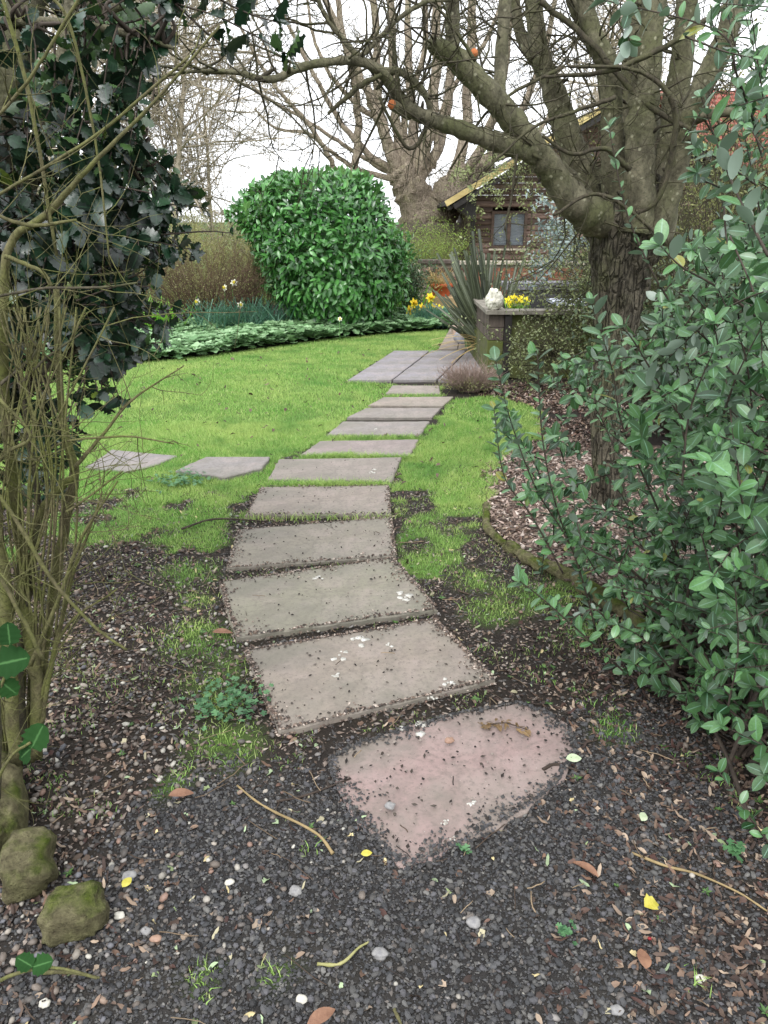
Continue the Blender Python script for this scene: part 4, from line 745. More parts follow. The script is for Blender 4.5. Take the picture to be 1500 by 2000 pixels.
LIMB = [ # main limbs: (px, py, D, radius px)
 [(1225,440,4.32,30),(1165,425,4.2,36),(1110,382,4.1,30),(1070,325,4.05,26),(1030,275,4.0,26),(985,215,3.95,24),(937,165,3.9,22),(895,118,3.9,21),(860,95,3.88,17),(840,85,3.87,13)],
 [(1045,300,4.0,20),(985,283,3.95,18),(925,262,3.9,17),(870,243,3.85,15),(815,222,3.8,14),(785,195,3.78,12),(760,160,3.75,11),(738,135,3.72,10),(700,120,3.7,9),(650,120,3.66,8),(590,131,3.62,8),(528,155,3.6,7),(470,143,3.58,5),(420,138,3.56,4),(370,140,3.55,3),(305,152,3.54,1.5)],
 [(1205,420,4.4,34),(1175,385,4.45,30),(1135,330,4.5,28),(1110,265,4.5,25),(1085,190,4.5,22),(1060,120,4.5,18),(1046,50,4.5,17),(1040,-60,4.5,16)],
 [(1215,430,4.3,34),(1198,330,4.25,26),(1195,250,4.25,23),(1185,130,4.25,21),(1155,60,4.25,17),(1130,-60,4.25,15)],
 [(1240,450,4.2,40),(1248,330,4.15,31),(1255,220,4.15,28),(1268,100,4.15,25),(1285,-60,4.15,24)],
 [(1270,460,4.35,34),(1300,330,4.45,25),(1318,200,4.5,23),(1335,80,4.5,21),(1345,-60,4.5,20)],
 [(1280,470,4.2,30),(1318,340,4.15,21),(1345,230,4.1,20),(1375,160,4.1,22),(1415,80,4.1,22),(1450,-60,4.1,22)],
 [(1225,360,4.5,26),(1220,250,4.6,20),(1232,120,4.6,18),(1250,-60,4.6,17)],
 [(1080,310,4.1,9),(1120,350,4.2,12),(1165,400,4.25,13)],
 [(885,112,3.9,14),(884,50,3.92,14),(884,-60,3.95,13)],
 [(975,190,4.0,13),(980,90,4.1,12),(990,-60,4.15,13)],
 [(1090,215,4.5,12),(1050,120,4.55,14),(1015,60,4.6,11),(1000,-60,4.6,10)],
 [(1180,130,4.3,13),(1150,60,4.4,14),(1120,10,4.4,12),(1100,-60,4.4,11)],
 [(745,140,3.74,8),(780,140,3.78,7),(815,165,3.8,7),(835,195,3.82,6),(842,228,3.83,6)],
 [(742,140,3.74,7),(700,110,3.75,6),(665,70,3.76,5),(630,20,3.76,4.5),(600,-60,3.76,4)],
 [(705,110,3.7,6),(745,70,3.72,5),(780,35,3.72,4.5),(830,5,3.75,4),(880,0,3.8,3)],
 [(1345,240,4.1,12),(1380,225,4.0,9),(1440,215,3.9,8),(1520,190,3.8,7)],
]
TG = [(18, .5), (24, .42), (19, .5), (13, .4), (14, .4), (14, .4), (14, .4), (12, .4), (4, .3), (6, .4), (8, .5), (8, .5), (8, .5), (8, .3), (16, .4), (12, .35), (8, .4)]
tw = MB(); limbs = []
for c_, (n, L) in zip(LIMB, TG):
    q = limbpts(c_, 10, .06); b = MB(); tube(b, q[:, :3], q[:, 3]*(1+.03*rng.normal(size=len(q))), 16 if c_[0][3] > 12 else 8, .10, rough=.16); b.build('branch', M_BARK, root); limbs.append(q)
    twigs(tw, q[:, :3], n, L, .0055, 3, 4, 1.0, 0, .33, 3, .05, .12, None, .55)
# knobbly spurs, dead hooks and stubs on the limbs
for q in limbs[:8]:
    for _ in range(9):
        i = rng.integers(2, len(q)-1); d = nrm(rng.normal(size=3)); p = q[i, :3]+d*q[i, 3]*.6; tube(tw, wander(p, d, .03+.05*rng.random(), 3, .3), [.012, .009, .008, .004], 6)
explicit = [ # long thin boughs in front
 [(1010,300,3.9,3),(1000,380,3.88,2.5),(985,450,3.86,2)], [(845,225,3.8,5),(800,290,3.78,4),(740,190,3.7,3)], [(690,330,3.9,2),(760,180,3.8,3),(770,60,3.8,3)], [(745,145,3.7,4),(700,170,3.66,6),(655,210,3.62,4),(640,222,3.6,3)],
 [(1330,500,3.9,3),(1180,380,3.9,4),(1080,420,3.85,3)], [(1420,10,3.9,5),(1300,90,3.9,6),(1180,140,3.9,5),(1060,150,3.9,3)], [(1240,420,4.0,4),(1290,380,3.95,5),(1320,220,3.9,6),(1250,140,3.9,4),(1110,130,3.85,3)],
 [(1050,0,4.2,6),(1140,70,4.2,6),(1260,200,4.1,6),(1360,260,4.0,4)], [(1200,190,3.9,5),(1130,215,3.85,4),(1040,250,3.8,3),(950,330,3.75,2)], [(930,120,3.8,4),(860,20,3.78,3),(790,-40,3.76,3)], [(450,150,3.55,3),(560,220,3.55,2),(640,310,3.55,1.5)],
 [(1100,130,4.1,4),(960,210,4.0,3),(880,330,3.95,2)], [(1230,330,4.0,6),(1180,290,3.95,5),(1115,300,3.9,4),(1060,265,3.9,3)]]
for c_ in explicit:
    q = limbpts(c_, 8, .6); tube(tw, q[:, :3], q[:, 3], 5); twigs(tw, q[:, :3], 9, .22, .003, 2, 3, 1.0, 0, .35, 3, .1, 0)
tw.build('twigs', M_TWIG, root, kind='stuff')
for (a_, b_, D_, r_, dr) in ((926, 103, 3.86, 9, (.2, -1, .1)), (765, 204, 3.74, 10, (-.6, -.9, .1)), (1330, 465, 3.9, 4, (.6, -.6, .5))):
    p = P(a_, b_, D_); rr = r_*pxm(p); d = nrm(np.array(dr)); b = MB(); tube(b, [p-d*.004, p+d*.004], rr*.85, 12); bb = MB(); tube(bb, [p-d*.11+[.02, 0, -.02], p-d*.005], [rr*1.1, rr], 12); so_ = bb.build('stub', M_BARK, root); b.build('cut_face', M_CUT, so_)
# drooping small-leaved twigs at the trunk's left (cotoneaster) growing on the planter
M_CO = m_leaf('small_olive_leaf', C('#4e5a34'), C('#8d9665'), .5, .25)
def weeping(name, ctr, D, n, L, dirs, label, cat_, leafsz, mat, spreadx, leafn=26, ml=None, base=None):
    c0 = P(ctr[0], ctr[1], D); b0 = np.array([c0[0], D, 0]) if base is None else base; root = thing(name, tuple(b0), label, cat_); mb = MB(); out = []
    tube(mb, cat(np.array([b0, (b0+c0)/2+[.05, 0, 0], c0]), 4), np.linspace(.022, .012, 9), 6)
    for _ in range(n):
        p = c0+rng.normal(size=3)*spreadx; d = nrm(np.array([dirs[0]+rng.normal()*.5, rng.normal()*.5-.2, .25+rng.random()*.6])); q = wander(p, d, L*(.5+rng.random()*.8), 9, .14, -.22); tube(mb, np.vstack([c0+(p-c0)*.0, q]), np.concatenate([[.004], np.linspace(.0035, .0012, 10)]), 3, cap=False)
        along(q, .035, leafsz, out, .1, 1., .6)
        for _2 in range(3): j = rng.integers(2, 8); q2 = wander(q[j], nrm(q[j+1]-q[j]+rng.normal(size=3)*.5), L*.35, 5, .15, -.2); tube(mb, q2, np.linspace(.002, .001, 6), 3, cap=False); along(q2, .03, leafsz, out, .1, 1., .6)
    mb.build('twigs', M_TWIG, root, kind='stuff'); M, T, sz = catl(out); lb = MB(); lb.inst(TINY, M, T); lb.build('foliage', mat, root, kind='stuff'); return root
weeping('cotoneaster', (1185, 565), 7.75, 110, .75, (-.35, 0), 'drooping small leaved shrub spilling over the mossy sleeper planter', 'shrub', .036, M_CO, [.28, .2, .16], base=np.array([P(1120, 500, 8.3)[0], 8.3, pz-.1]))
weeping('cotoneaster', (1260, 560), 7.6, 120, .8, (-.1, 0), 'drooping small leaved shrub behind the old tree trunk', 'shrub', .036, M_CO, [.4, .2, .2], base=np.array([P(1290, 500, 8.3)[0], 8.3, pz-.1]))
weeping('cotoneaster', (1080, 690), 7.4, 70, .45, (-.2, 0), 'low olive leaved shrub at the foot of the sleeper planter', 'shrub', .034, M_CO, [.25, .12, .12])
weeping('climbing_plant', (1040, 335), 16.2, 55, .75, (-.3, 0), 'small leaved climber scrambling under the cabin gable', 'climber', .06, m_leaf('climber_leaf', C('#6a7446'), C('#9aa470'), .6, .3), [.7, .2, .25])
weeping('grey_leaved_shrub', (1145, 480), 12.0, 40, .7, (-.2, 0), 'shrub with blue grey leaves between the cabin and the old trunk', 'shrub', .09, m_leaf('grey_leaf', C('#6b7d78'), C('#a3b3b0'), .5, .2), [.35, .2, .3])
# dense stuff right behind the tree
bushy('dark_shrub', 1390, 800, 6.6, 460, 190, 'tall brown twiggy shrub behind the leafy shrub at the right', 'shrub', M_TWIG, M_OL, 100, 9000, .03, .9, r0=.008); bushy('dark_shrub', 1330, 860, 5.6, 330, 560, 'dense dark green shrub in the bed behind the old tree', 'shrub', M_BARKD, m_leaf('deep_green', C('#2e4028'), C('#5a6c48'), .5, .2), 90, 9000, .035, .9)
bushy('tall_shrub', 1440, 700, 10, 520, 230, 'tall pale twiggy shrub farthest right beyond the planter', 'shrub', M_TWIG, M_OL, 90, 8000, .04, .9, r0=.01)
# pollard willow
root = thing('willow_tree', (P(835, 500, 20.5)[0], 20.5, 0), 'big pollarded willow with a thick brown trunk behind the laurel', 'tree')
b = MB(); q = limbpts([(838,640,20.5,44),(838,560,20.5,38),(832,480,20.5,36),(825,430,20.5,40),(808,385,20.5,36),(790,350,20.5,30),(775,325,20.5,24)], 6, .15); tube(b, q[:, :3], q[:, 3], 16, .3); b.build('trunk', M_WILLOW, root)
b = MB(); q = limbpts([(832,450,20.5,36),(860,405,20.5,34),(890,365,20.5,28),(930,335,20.5,20),(960,310,20.5,16)], 6, .15); tube(b, q[:, :3], q[:, 3], 16, .3); b.build('trunk', M_WILLOW, root)
WS = [[(785,350,16),(760,290,13),(738,230,11),(700,150,9),(650,40,7),(610,-80,5)],[(790,350,15),(752,270,13),(738,180,11),(735,90,9),(720,-80,7)],[(790,340,14),(775,250,12),(768,130,10),(762,-80,8)],[(800,345,16),(812,240,13),(803,120,10),(800,-80,8)],
 [(810,350,18),(835,260,15),(850,150,12),(852,-80,9)],[(815,360,14),(862,270,12),(885,150,11),(905,-80,9)],[(870,395,18),(905,290,14),(920,160,12),(935,-80,9)],[(885,380,16),(935,290,12),(965,170,9),(985,-80,7)],[(930,340,14),(985,270,10),(1030,180,8),(1065,60,6),(1080,-80,5)],
 [(780,340,9),(720,300,8),(660,230,6),(600,120,5),(545,10,4),(520,-80,3)],[(775,345,8),(720,310,6),(640,255,5),(560,200,4.5),(480,150,3.5),(440,110,2)],[(770,350,7),(700,330,6),(640,290,5),(590,250,4.5),(520,235,3.5),(470,190,2.5)],[(690,345,9),(700,250,9),(690,150,8),(668,60,7),(655,-80,6)],
 [(780,330,8),(745,240,7),(700,200,6),(640,130,5),(600,40,4),(580,-80,3)],[(800,340,9),(790,220,8),(830,100,7),(825,-80,6)],[(960,310,9),(1010,290,8),(1070,250,6),(1120,180,5)],[(845,330,7),(870,200,6),(960,60,5),(1000,-80,4)],[(660,345,7),(640,300,6),(600,240,5),(540,170,4),(480,60,3),(450,-40,2)]]
tw = MB()
for c_ in WS:
    q = limbpts([(a_, b_, 20.5+.0*a_, r_) for a_, b_, r_ in c_], 6, .5); q[:, 3] *= .82; q[:, 1] += np.linspace(0, rng.normal()*1.2, len(q)); b = MB(); tube(b, q[:, :3], q[:, 3], 8, .1); b.build('branch', M_WILLOW, root); twigs(tw, q[:, :3], 7, 1.5, .010, 3, 3, .7, 0, .2, 3, .15, .25, None, .6)
for _ in range(170): # fine shoots hanging about the pollard head
    i = rng.random(); p = P(760+190*i, 420-110*rng.random(), 20.0); twigs(tw, wander(p, nrm(rng.normal(size=3)+[0, -.3, .1]), .9, 6, .3, -.05), 1, .4, .006, 1, 3); tube(tw, wander(p, nrm(rng.normal(size=3)+[0, -.3, .3]), 1.1+1.1*rng.random(), 7, .22, -.08), np.linspace(.008, .003, 8), 3, cap=False)
tw.build('twigs', M_WILLOW, root, kind='stuff')
# bare trees far left, bright overexposed haze painted into their pale colour
labs = ['pale bare twiggy tree nearest the laurel at the left', 'pale bare tree in the middle of the left background', 'pale bare tree behind the holly', 'bare tree far off at the left edge', 'bare tree far off beyond the cabin']
for i, (px, D_, Hh, rr, nb_) in enumerate(((415, 21, 5.6, .07, 26), (330, 19, 6.8, .10, 34), (220, 20, 8.2, .12, 34), (60, 22, 8.5, .14, 30), (1180, 26, 9, .14, 26))):
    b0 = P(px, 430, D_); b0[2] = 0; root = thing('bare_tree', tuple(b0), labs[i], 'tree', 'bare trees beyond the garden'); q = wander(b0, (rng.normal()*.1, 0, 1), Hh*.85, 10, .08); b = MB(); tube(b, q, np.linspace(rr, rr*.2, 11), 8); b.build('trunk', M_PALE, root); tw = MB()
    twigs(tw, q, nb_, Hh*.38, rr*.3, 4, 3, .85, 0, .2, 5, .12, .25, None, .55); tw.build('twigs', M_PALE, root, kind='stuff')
# field hedge closing the view
M_HEDGE = m_leaf('hedge_leaf', C('#777a5c'), C('#a6a788'), .7, .3)
for i, (xa_, xb_, D_, h_, lb) in enumerate(((-22, -2.0, 25, 1.6, 'long rough field hedge far behind the left bushes'), (-3.0, 4, 29, 1.55, 'low distant hedge seen between the laurel and the cabin'), (3, 24, 24, 2.6, 'dark hedge beyond the cabin at the right'), (-12, -5.5, 16, 2.3, 'leafy hedge beyond the holly at the left edge'))):
    root = thing('hedge', ((xa_+xb_)/2, D_, 0), lb, 'hedge'); n = int((xb_-xa_)*1500); x = rng.uniform(xa_, xb_, n); hh = h_*(.75+.5*fbm(x, x*0, .7, 5+i)); z = hh*rng.random(n)**.7; T = np.column_stack([x, D_+rng.normal(size=n)*.4, z]); lb_ = MB(); tinyleaves(lb_, T, .07); lb_.build('foliage', M_HEDGE, root, kind='stuff')
    tw = MB()
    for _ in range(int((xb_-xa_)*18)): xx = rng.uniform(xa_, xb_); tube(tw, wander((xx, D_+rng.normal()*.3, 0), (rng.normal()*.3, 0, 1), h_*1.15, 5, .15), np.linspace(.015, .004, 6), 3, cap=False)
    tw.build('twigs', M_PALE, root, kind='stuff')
# ============================================================ RIGHT FOREGROUND SHRUB
M_ELA = m_leaf('silvery_leaf', C('#1a371a'), C('#66935a'), .36, .10, C('#7a8b7c'), C('#7fa890'), C('#8c8c40'), spec=.6); M_STK = m_plain('dark_stem', C('#2f2823'), C('#4c4238'), 30, .8, .3)
eb = G(1460, 1520); root = thing('oleaster_shrub', tuple(eb), 'leafy evergreen shrub with blue green silvery leaves filling the right foreground', 'shrub')
MASS = [(1385,0),(1470,-60),(1800,-100),(1800,1650),(1480,1560),(1385,1500),(1365,1430),(1225,1340),(1210,1230),(1110,1180),(1150,1110),(1075,1040),(1010,930),(972,820),(985,730),(1050,790),(1090,700),(1150,600),(1200,640),(1260,700),(1290,560),(1330,470),(1370,400),(1345,300),(1400,200)]
mp = np.array(MASS, float); out = []; st = MB()
def shoot(ctrl, leaf, sp, r0=.004, whorl=True, t0=.1):
    q = limbpts([(a_, b_, c_, 1) for a_, b_, c_ in ctrl], 7)[:, :3]; tube(st, q, np.linspace(r0, .0015, len(q)), 5); along(q, sp, leaf, out, t0, .95, .45, .4, whorl)
SH = [([(1180,1290,2.6),(1120,1080,2.6),(1050,960,2.6),(1000,830,2.6),(968,705,2.6)], .042), ([(1190,1290,2.65),(1140,1130,2.65),(1090,1000,2.6),(1060,860,2.6),(1050,700,2.6),(1045,690,2.6)], .045), ([(1330,1100,2.3),(1270,960,2.3),(1215,830,2.3),(1195,720,2.3),(1155,590,2.3)], .05),
 ([(1420,700,2.3),(1310,590,2.3),(1245,470,2.3),(1215,380,2.3),(1190,250,2.3)], .030), ([(1480,620,2.0),(1400,560,2.0),(1330,520,2.0),(1290,480,2.0)], .05), ([(1500,500,1.9),(1440,380,2.1),(1400,280,2.2),(1370,190,2.2)], .055), ([(1480,260,2.4),(1440,150,2.2),(1400,60,2.2),(1180,0,2.3)], .05), ([(1250,1340,2.3),(1150,1250,2.3),(1060,1170,2.3),(1015,1135,2.3)], .042),
 ([(1400,900,2.2),(1320,800,2.2),(1240,670,2.2),(1215,640,2.2)], .045), ([(1200,1230,2.4),(1160,1190,2.4),(1100,1215,2.4),(1085,1180,2.4)], .045), ([(1420,1000,2.0),(1350,900,2.0),(1320,790,2.0),(1270,760,2.0)], .055), ([(1240,-80,2.6),(1235,0,2.6),(1222,45,2.6),(1230,80,2.6)], .055), ([(1100,1120,2.55),(1040,1010,2.55),(985,930,2.55),(965,800,2.55)], .038)]
for c_, lf in SH: shoot(c_, lf*1.15, .016)
n = 0
while n < 860:
    a_, b_ = rng.uniform(965, 1760), rng.uniform(-80, 1600)
    if not inpoly(np.array([a_]), np.array([b_]), mp)[0]: continue
    edge = (a_-1180)/320; 
    if b_ < 420 and rng.random() < .6: continue
    lft = a_ < 1255-(.25*(b_-900) if b_ > 900 else 0) and b_ < 1230
    if lft and rng.random() < .55: continue
    D_ = rng.uniform(1.45, 2.2) if (a_ > 1380 and b_ > 500 and rng.random() < .45) else rng.uniform(2.0, 3.1)
    if lft: D_ = rng.uniform(2.5, 3.2)
    tip = P(a_, b_, D_)
    if tip[2] < .03: 
        tip[2] = .08+.1*rng.random()
    d = np.array([.55+rng.normal()*.35, .25+rng.normal()*.3, -.45+rng.normal()*.45]); L = .16+.26*rng.random(); s0 = tip+nrm(d)*L; s0[2] = max(s0[2], .04)
    hub = np.array([eb[0]+.15+rng.normal()*.12, eb[1]+.35+rng.normal()*.25, 0]); mid_ = (hub+s0)/2+np.array([.1, .05, .12])*rng.random(3)
    q = cat(np.array([s0, (s0+tip)/2+rng.normal(size=3)*.02, tip]), 6); tube(st, q, np.linspace(.0028, .0013, len(q)), 4, cap=False); along(q, .018, (.031+.022*rng.random()), out, .0, .95, .5, .4, True)
    if rng.random() < .4 and np.linalg.norm(s0-hub) < .95: tube(st, cat(np.array([hub, mid_, s0]), 4), np.linspace(.008, .003, 9), 5)
    n += 1
st.build('stems', M_STK, root, kind='stuff'); M, T, sz = catl(out); ok = T[:, 2] > .01
foliage(root, M_ELA, [leaf_t(.52, 7, .22, .12, pk=1.12, q=.62), leaf_t(.56, 7, .12, .25, pk=1.12, q=.62), leaf_t(.48, 7, .3, .05, pk=1.1, q=.65)], M[ok], T[ok], sz[ok])
# ============================================================ LEFT HOLLY
M_HOL = m_leaf('holly_leaf', C('#0b1a11'), C('#21402a'), .3, .05, C('#3f5a30'), C('#2a4a30'), C('#5a6a28'), spec=.7)
hb = G(-60, 1180); root = thing('holly_tree', tuple(hb), 'dark glossy prickly leaved holly filling the upper left', 'tree'); hl = []
for c_ in ([(-60,1180,2.9,40),(-50,900,2.9,34),(-40,600,2.9,33),(-10,300,2.9,33),(30,120,2.9,34),(75,-80,2.9,34)], [(-30,700,2.85,16),(40,450,2.85,15),(70,300,2.8,16),(115,170,2.8,15),(150,-60,2.8,15)], [(-40,45,2.5,9),(60,42,2.5,9),(180,52,2.5,8),(280,75,2.5,6),(340,95,2.5,3)], [(-30,560,2.8,14),(60,520,2.75,9),(150,500,2.7,6),(240,455,2.7,3)], [(-50,850,2.9,16),(40,760,2.8,10),(120,700,2.8,7),(210,660,2.7,3)], [(100,200,2.8,10),(180,270,2.75,6),(260,330,2.7,4)], [(75,-60,2.9,12),(200,20,2.8,9),(300,-40,2.7,7)]):
    q = limbpts(c_, 6, .1); b = MB(); tube(b, q[:, :3], q[:, 3], 10, .12); b.build('trunk' if c_[0][3] == 40 else 'branch', M_BARK, root); hl.append(q)
st = MB(); out = []; HM = np.array([(-250,-80),(345,-80),(335,60),(300,150),(255,200),(290,290),(300,340),(385,375),(340,420),(330,500),(320,560),(300,620),(255,700),(235,790),(130,790),(150,880),(120,960),(40,990),(-250,1000)], float); hall = np.concatenate([h[:, :3] for h in hl]); n = 0
def hshoot(q, leaf, sp=.03): tube(st, q, np.linspace(.0035, .0015, len(q)), 4, cap=False); along(q, sp, leaf, out, .05, 1.0, .35, .4, True)
while n < 600:
    a_, b_ = rng.uniform(-220, 380), rng.uniform(-70, 990)
    if not inpoly(np.array([a_]), np.array([b_]), HM)[0]: continue
    if b_ < 300 and rng.random() < .4: continue
    if vn(np.array(a_), np.array(b_), .011, 3) < .40: continue
    tip = P(a_, b_, rng.uniform(2.3, 3.2)); dd = hall-tip; k_ = np.argmin((dd**2).sum(1)+rng.random(len(hall))*.15); s0 = tip+nrm(dd[k_]+[0, 0, .1])*min(.32, np.linalg.norm(dd[k_]))
    hshoot(cat(np.array([s0, (s0+tip)/2+rng.normal(size=3)*.02, tip]), 5), .040+.018*rng.random()); 
    if rng.random() < .7: tube(st, cat(np.array([hall[k_], (hall[k_]+s0)/2+rng.normal(size=3)*.04, s0]), 4), np.linspace(.007, .0035, 9), 5)
    n += 1
for c_, lf in (([(250,-60,2.4),(330,0,2.4),(420,30,2.4),(480,60,2.4),(560,105,2.4)], .06), ([(300,-30,2.4),(400,60,2.4),(440,95,2.4)], .055), ([(380,-30,2.4),(470,20,2.4),(545,45,2.4)], .06), ([(150,380,2.5),(250,390,2.5),(340,400,2.5),(395,405,2.5)], .04), ([(200,470,2.5),(300,460,2.5),(400,452,2.5),(450,455,2.5)], .022), ([(180,560,2.5),(260,540,2.5),(330,490,2.5)], .05), ([(120,600,2.6),(200,610,2.6),(300,640,2.6)], .05)): hshoot(limbpts([(x, y, z, 1) for x, y, z in c_], 6)[:, :3], lf, .035)
for _ in range(34):
    y0 = rng.choice([rng.uniform(330, 500), rng.uniform(500, 660)]); x1 = rng.uniform(270, 375) if y0 < 500 else rng.uniform(240, 345); D_ = rng.uniform(2.4, 2.9)
    hshoot(limbpts([(x1-150, y0+rng.uniform(-50, 30), D_, 1), (x1-70, y0+rng.uniform(-25, 15), D_, 1), (x1, y0+rng.uniform(-10, 30), D_, 1)], 6)[:, :3], .042, .028)
st.build('twigs', M_STK, root, kind='stuff'); M, T, sz = catl(out)
foliage(root, M_HOL, [leaf_t(.66, 9, .12, .12, .16, .9, .55), leaf_t(.6, 9, .25, .25, .2, .9, .55), leaf_t(.7, 9, .05, .35, .12, .95, .5)], M, T, sz)
# ============================================================ LEFT BARE SHRUB with mossy stems
M_MST = m_bark('green_bark', C('#403c2a'), C('#746e50'), C('#666b38'), .65, 14, .5)
sb = G(40, 1500); root = thing('bare_shrub', tuple(sb), 'bare many stemmed shrub with yellow green bark at the left edge', 'shrub')
ST = [[(60,1480,1.85,17),(72,1350,1.85,16),(50,1200,1.85,15),(40,1050,1.85,13),(15,850,1.85,12),(5,650,1.85,12),(20,480,1.85,10),(90,420,1.85,9),(170,330,1.85,6),(300,200,1.9,4),(430,50,1.9,3)],
 [(30,1490,1.8,18),(20,1300,1.8,16),(5,1100,1.8,14),(-20,900,1.8,12)], [(70,1480,1.9,14),(85,1300,1.9,10),(110,1120,1.9,12),(130,1000,1.9,13),(145,920,1.9,12),(120,800,1.9,9),(110,560,1.9,8)], [(50,1490,1.85,13),(40,1280,1.85,10),(60,1130,1.85,9),(75,1000,1.85,8),(60,880,1.85,6),(30,700,1.85,5)],
 [(-20,940,1.6,4),(40,1030,1.6,5),(100,1130,1.6,5),(180,1220,1.6,4),(248,1270,1.6,3)], [(-20,1090,1.5,4),(40,1200,1.5,5),(85,1290,1.5,5)], [(-10,235,1.7,4),(60,150,1.7,4),(110,70,1.7,4),(165,-20,1.7,4)], [(-10,385,1.7,4),(100,320,1.7,4),(200,255,1.7,4),(300,170,1.7,3.5),(370,110,1.7,3)],
 [(0,578,1.7,3.5),(90,563,1.7,3.5),(190,562,1.7,3),(268,553,1.7,2.5)], [(60,910,1.8,4),(120,865,1.8,3),(200,855,1.8,3),(260,853,1.8,2.5),(340,867,1.8,1.5)], [(140,920,1.85,6),(200,850,1.85,4),(260,780,1.85,3),(360,714,1.85,1.5)], [(145,930,1.85,8),(100,970,1.85,10),(70,1030,1.85,10),(60,1150,1.85,9)],
 [(-10,420,1.75,4),(60,440,1.75,5),(150,430,1.75,3)], [(40,750,1.8,5),(90,700,1.8,4),(160,650,1.8,2)], [(10,500,1.8,6),(80,530,1.8,5),(100,560,1.8,5)], [(60,1300,1.8,6),(110,1180,1.8,5),(160,1050,1.8,4),(230,940,1.8,2)], [(80,1420,1.85,7),(100,1300,1.85,6),(140,1130,1.85,5),(180,1020,1.85,3),(200,960,1.85,2)],
 [(20,880,1.7,5),(60,850,1.7,4),(0,780,1.7,4)], [(-10,760,1.8,5),(70,690,1.8,4),(60,660,1.8,3)], [(130,1000,1.8,4),(160,980,1.8,3),(240,920,1.8,2)], [(0,-20,1.8,5),(60,200,1.8,5),(110,500,1.8,4)], [(90,-20,2.0,4),(140,60,2.0,4),(190,300,2.0,3),(215,520,2.0,2)], [(60,1450,1.85,6),(120,1240,1.85,4),(230,1150,1.85,2)], [(-10,1290,1.6,8),(-5,1420,1.6,10),(-10,1560,1.6,12)]]
tw = MB()
for i, c_ in enumerate(ST):
    q = limbpts(c_, 6, .35); q[:, 3] *= .78; b = MB(); tube(b, q[:, :3], q[:, 3], 9, .1); b.build('stem', M_MST if i % 5 != 3 else M_TWIG, root); twigs(tw, q[:, :3], 6 if c_[0][3] < 8 else 9, .18, .0016, 2, 3, .8, 0, .22, 2, .1, .05, None, .55)
for _ in range(24):
    a_ = rng.uniform(-40, 110); q = limbpts([(a_*.4+20, 1480, 1.9, 3), (a_+rng.normal()*18, 1250, 1.85, 2.6), (a_+rng.normal()*40, 950, 1.8, 2.2), (a_*1.2+rng.normal()*80, 600, 1.8, 2)], 6, .4); tube(tw, q[:, :3], q[:, 3], 5); twigs(tw, q[:, :3], 6, .25, .0018, 2, 3, .8, 0, .22, 3, .2, .1)
tw.build('twigs', M_MST, root, kind='stuff')
# dry leafless sprays lying low at the left
# ============================================================ EDGING, ROUND STONES, SINGLE FINDS
M_MOSS = NM('moss'); k = M_MOSS; g = k.n('NewGeometry'); sx = k.n('SeparateXYZ'); k.set(sx.inputs[0], g.outputs['Normal']); n1 = k.noise(30, 6, .7); f = k.math('MULTIPLY', k.ramp(sx.outputs[2], [(.1, .2), (.7, 1.)]), k.ramp(k.noise(9, 4), [(.42, 0.), (.58, 1.)]))
c = k.mix(f, k.ramp(n1, [(.3, C('#4a4334')), (.7, C('#8f8a68'))]), k.ramp(n1, [(.3, C('#2f3d14')), (.7, C('#66722e'))])); M_MOSS = k.fin(c, .95, k.bump(k.noise(120, 5, .7), 1, .008, k.bump(n1, .8, .012)), .15)
def lump(name, path, r, label, cat_, hz=.8, group=None, sides=14, lumpy=.3):
    q = cat(np.array(path), 5); q = np.vstack([q[0]-(q[1]-q[0])*.12, q, q[-1]+(q[-1]-q[-2])*.12]); rr = np.full(len(q), r)*(1+.12*rng.normal(size=len(q))); rr[[0, -1]] *= .55; b = MB(); tube(b, q, rr, sides, lumpy); v = b.V[0]; c_ = v[:, 2].min(); return b.build(name, M_MOSS, label=label, cat=cat_, group=group)
def log(pts, r, label, z=.0): lump('mossy_log', [G(a_, b_, z+r*.35)*1. for a_, b_ in pts], r, label, 'edging log', group='mossy logs edging the chipping bed')
log([(950, 985), (953, 1030), (985, 1062)], .020, 'thin mossy edging log at the farther end of the bed edge'); log([(992, 1064), (1030, 1090), (1068, 1112)], .028, 'middle mossy edging log of the bed, between two others'); log([(1058, 1100), (1120, 1130), (1170, 1165)], .035, 'thickest mossy edging log of the bed, half under the leafy shrub'); log([(1165, 1165), (1230, 1200), (1300, 1260)], .03, 'nearest mossy edging log running under the leafy shrub'); log([(940, 930), (965, 915), (980, 918)], .015, 'short rotten stick at the far corner of the bed')
def stone_(px, py, rx, ry, rz, ang, label, mat=M_MOSS, z=.5, name='mossy_stone', box_=0.0):
    c0 = G(px, py); bm = _b.new(); _b.ops.create_icosphere(bm, subdivisions=4, radius=1); v = np.array([x.co[:] for x in bm.verts]); f = np.array([[a.index for a in y.verts] for y in bm.faces]); bm.free()
    if box_: v = np.sign(v)*np.abs(v)**box_; v = v/np.abs(v).max(0)
    s0 = rng.random()*20; v = v*(1+.34*(vn(v[:, 0:1]+s0, v[:, 1:2]+v[:, 2:3]*.7, 1.8)-.5)+.16*(vn(v[:, 0:1]*1+s0, v[:, 1:2]+v[:, 2:3], 5)-.5)+.06*(vn(v[:, 0:1]*1+s0, v[:, 1:2]+v[:, 2:3], 14)-.5)); M = rotz(np.array([ang]))[0]; v = (v*[rx, ry, rz])@M.T+[c0[0], c0[1], rz*z]; b = MB(); b.add(v, f); return b.build(name, mat, label=label, cat='stone')
stone_(5, 1600, .065, .17, .085, .35, 'tall mossy stone highest at the lower left edge', box_=.8); stone_(60, 1705, .062, .088, .065, .35, 'bright green moss covered stone, middle one of the left edging', box_=.7); stone_(150, 1800, .075, .055, .05, .2, 'squared mossy block nearest the viewer in the left edging', box_=.55)
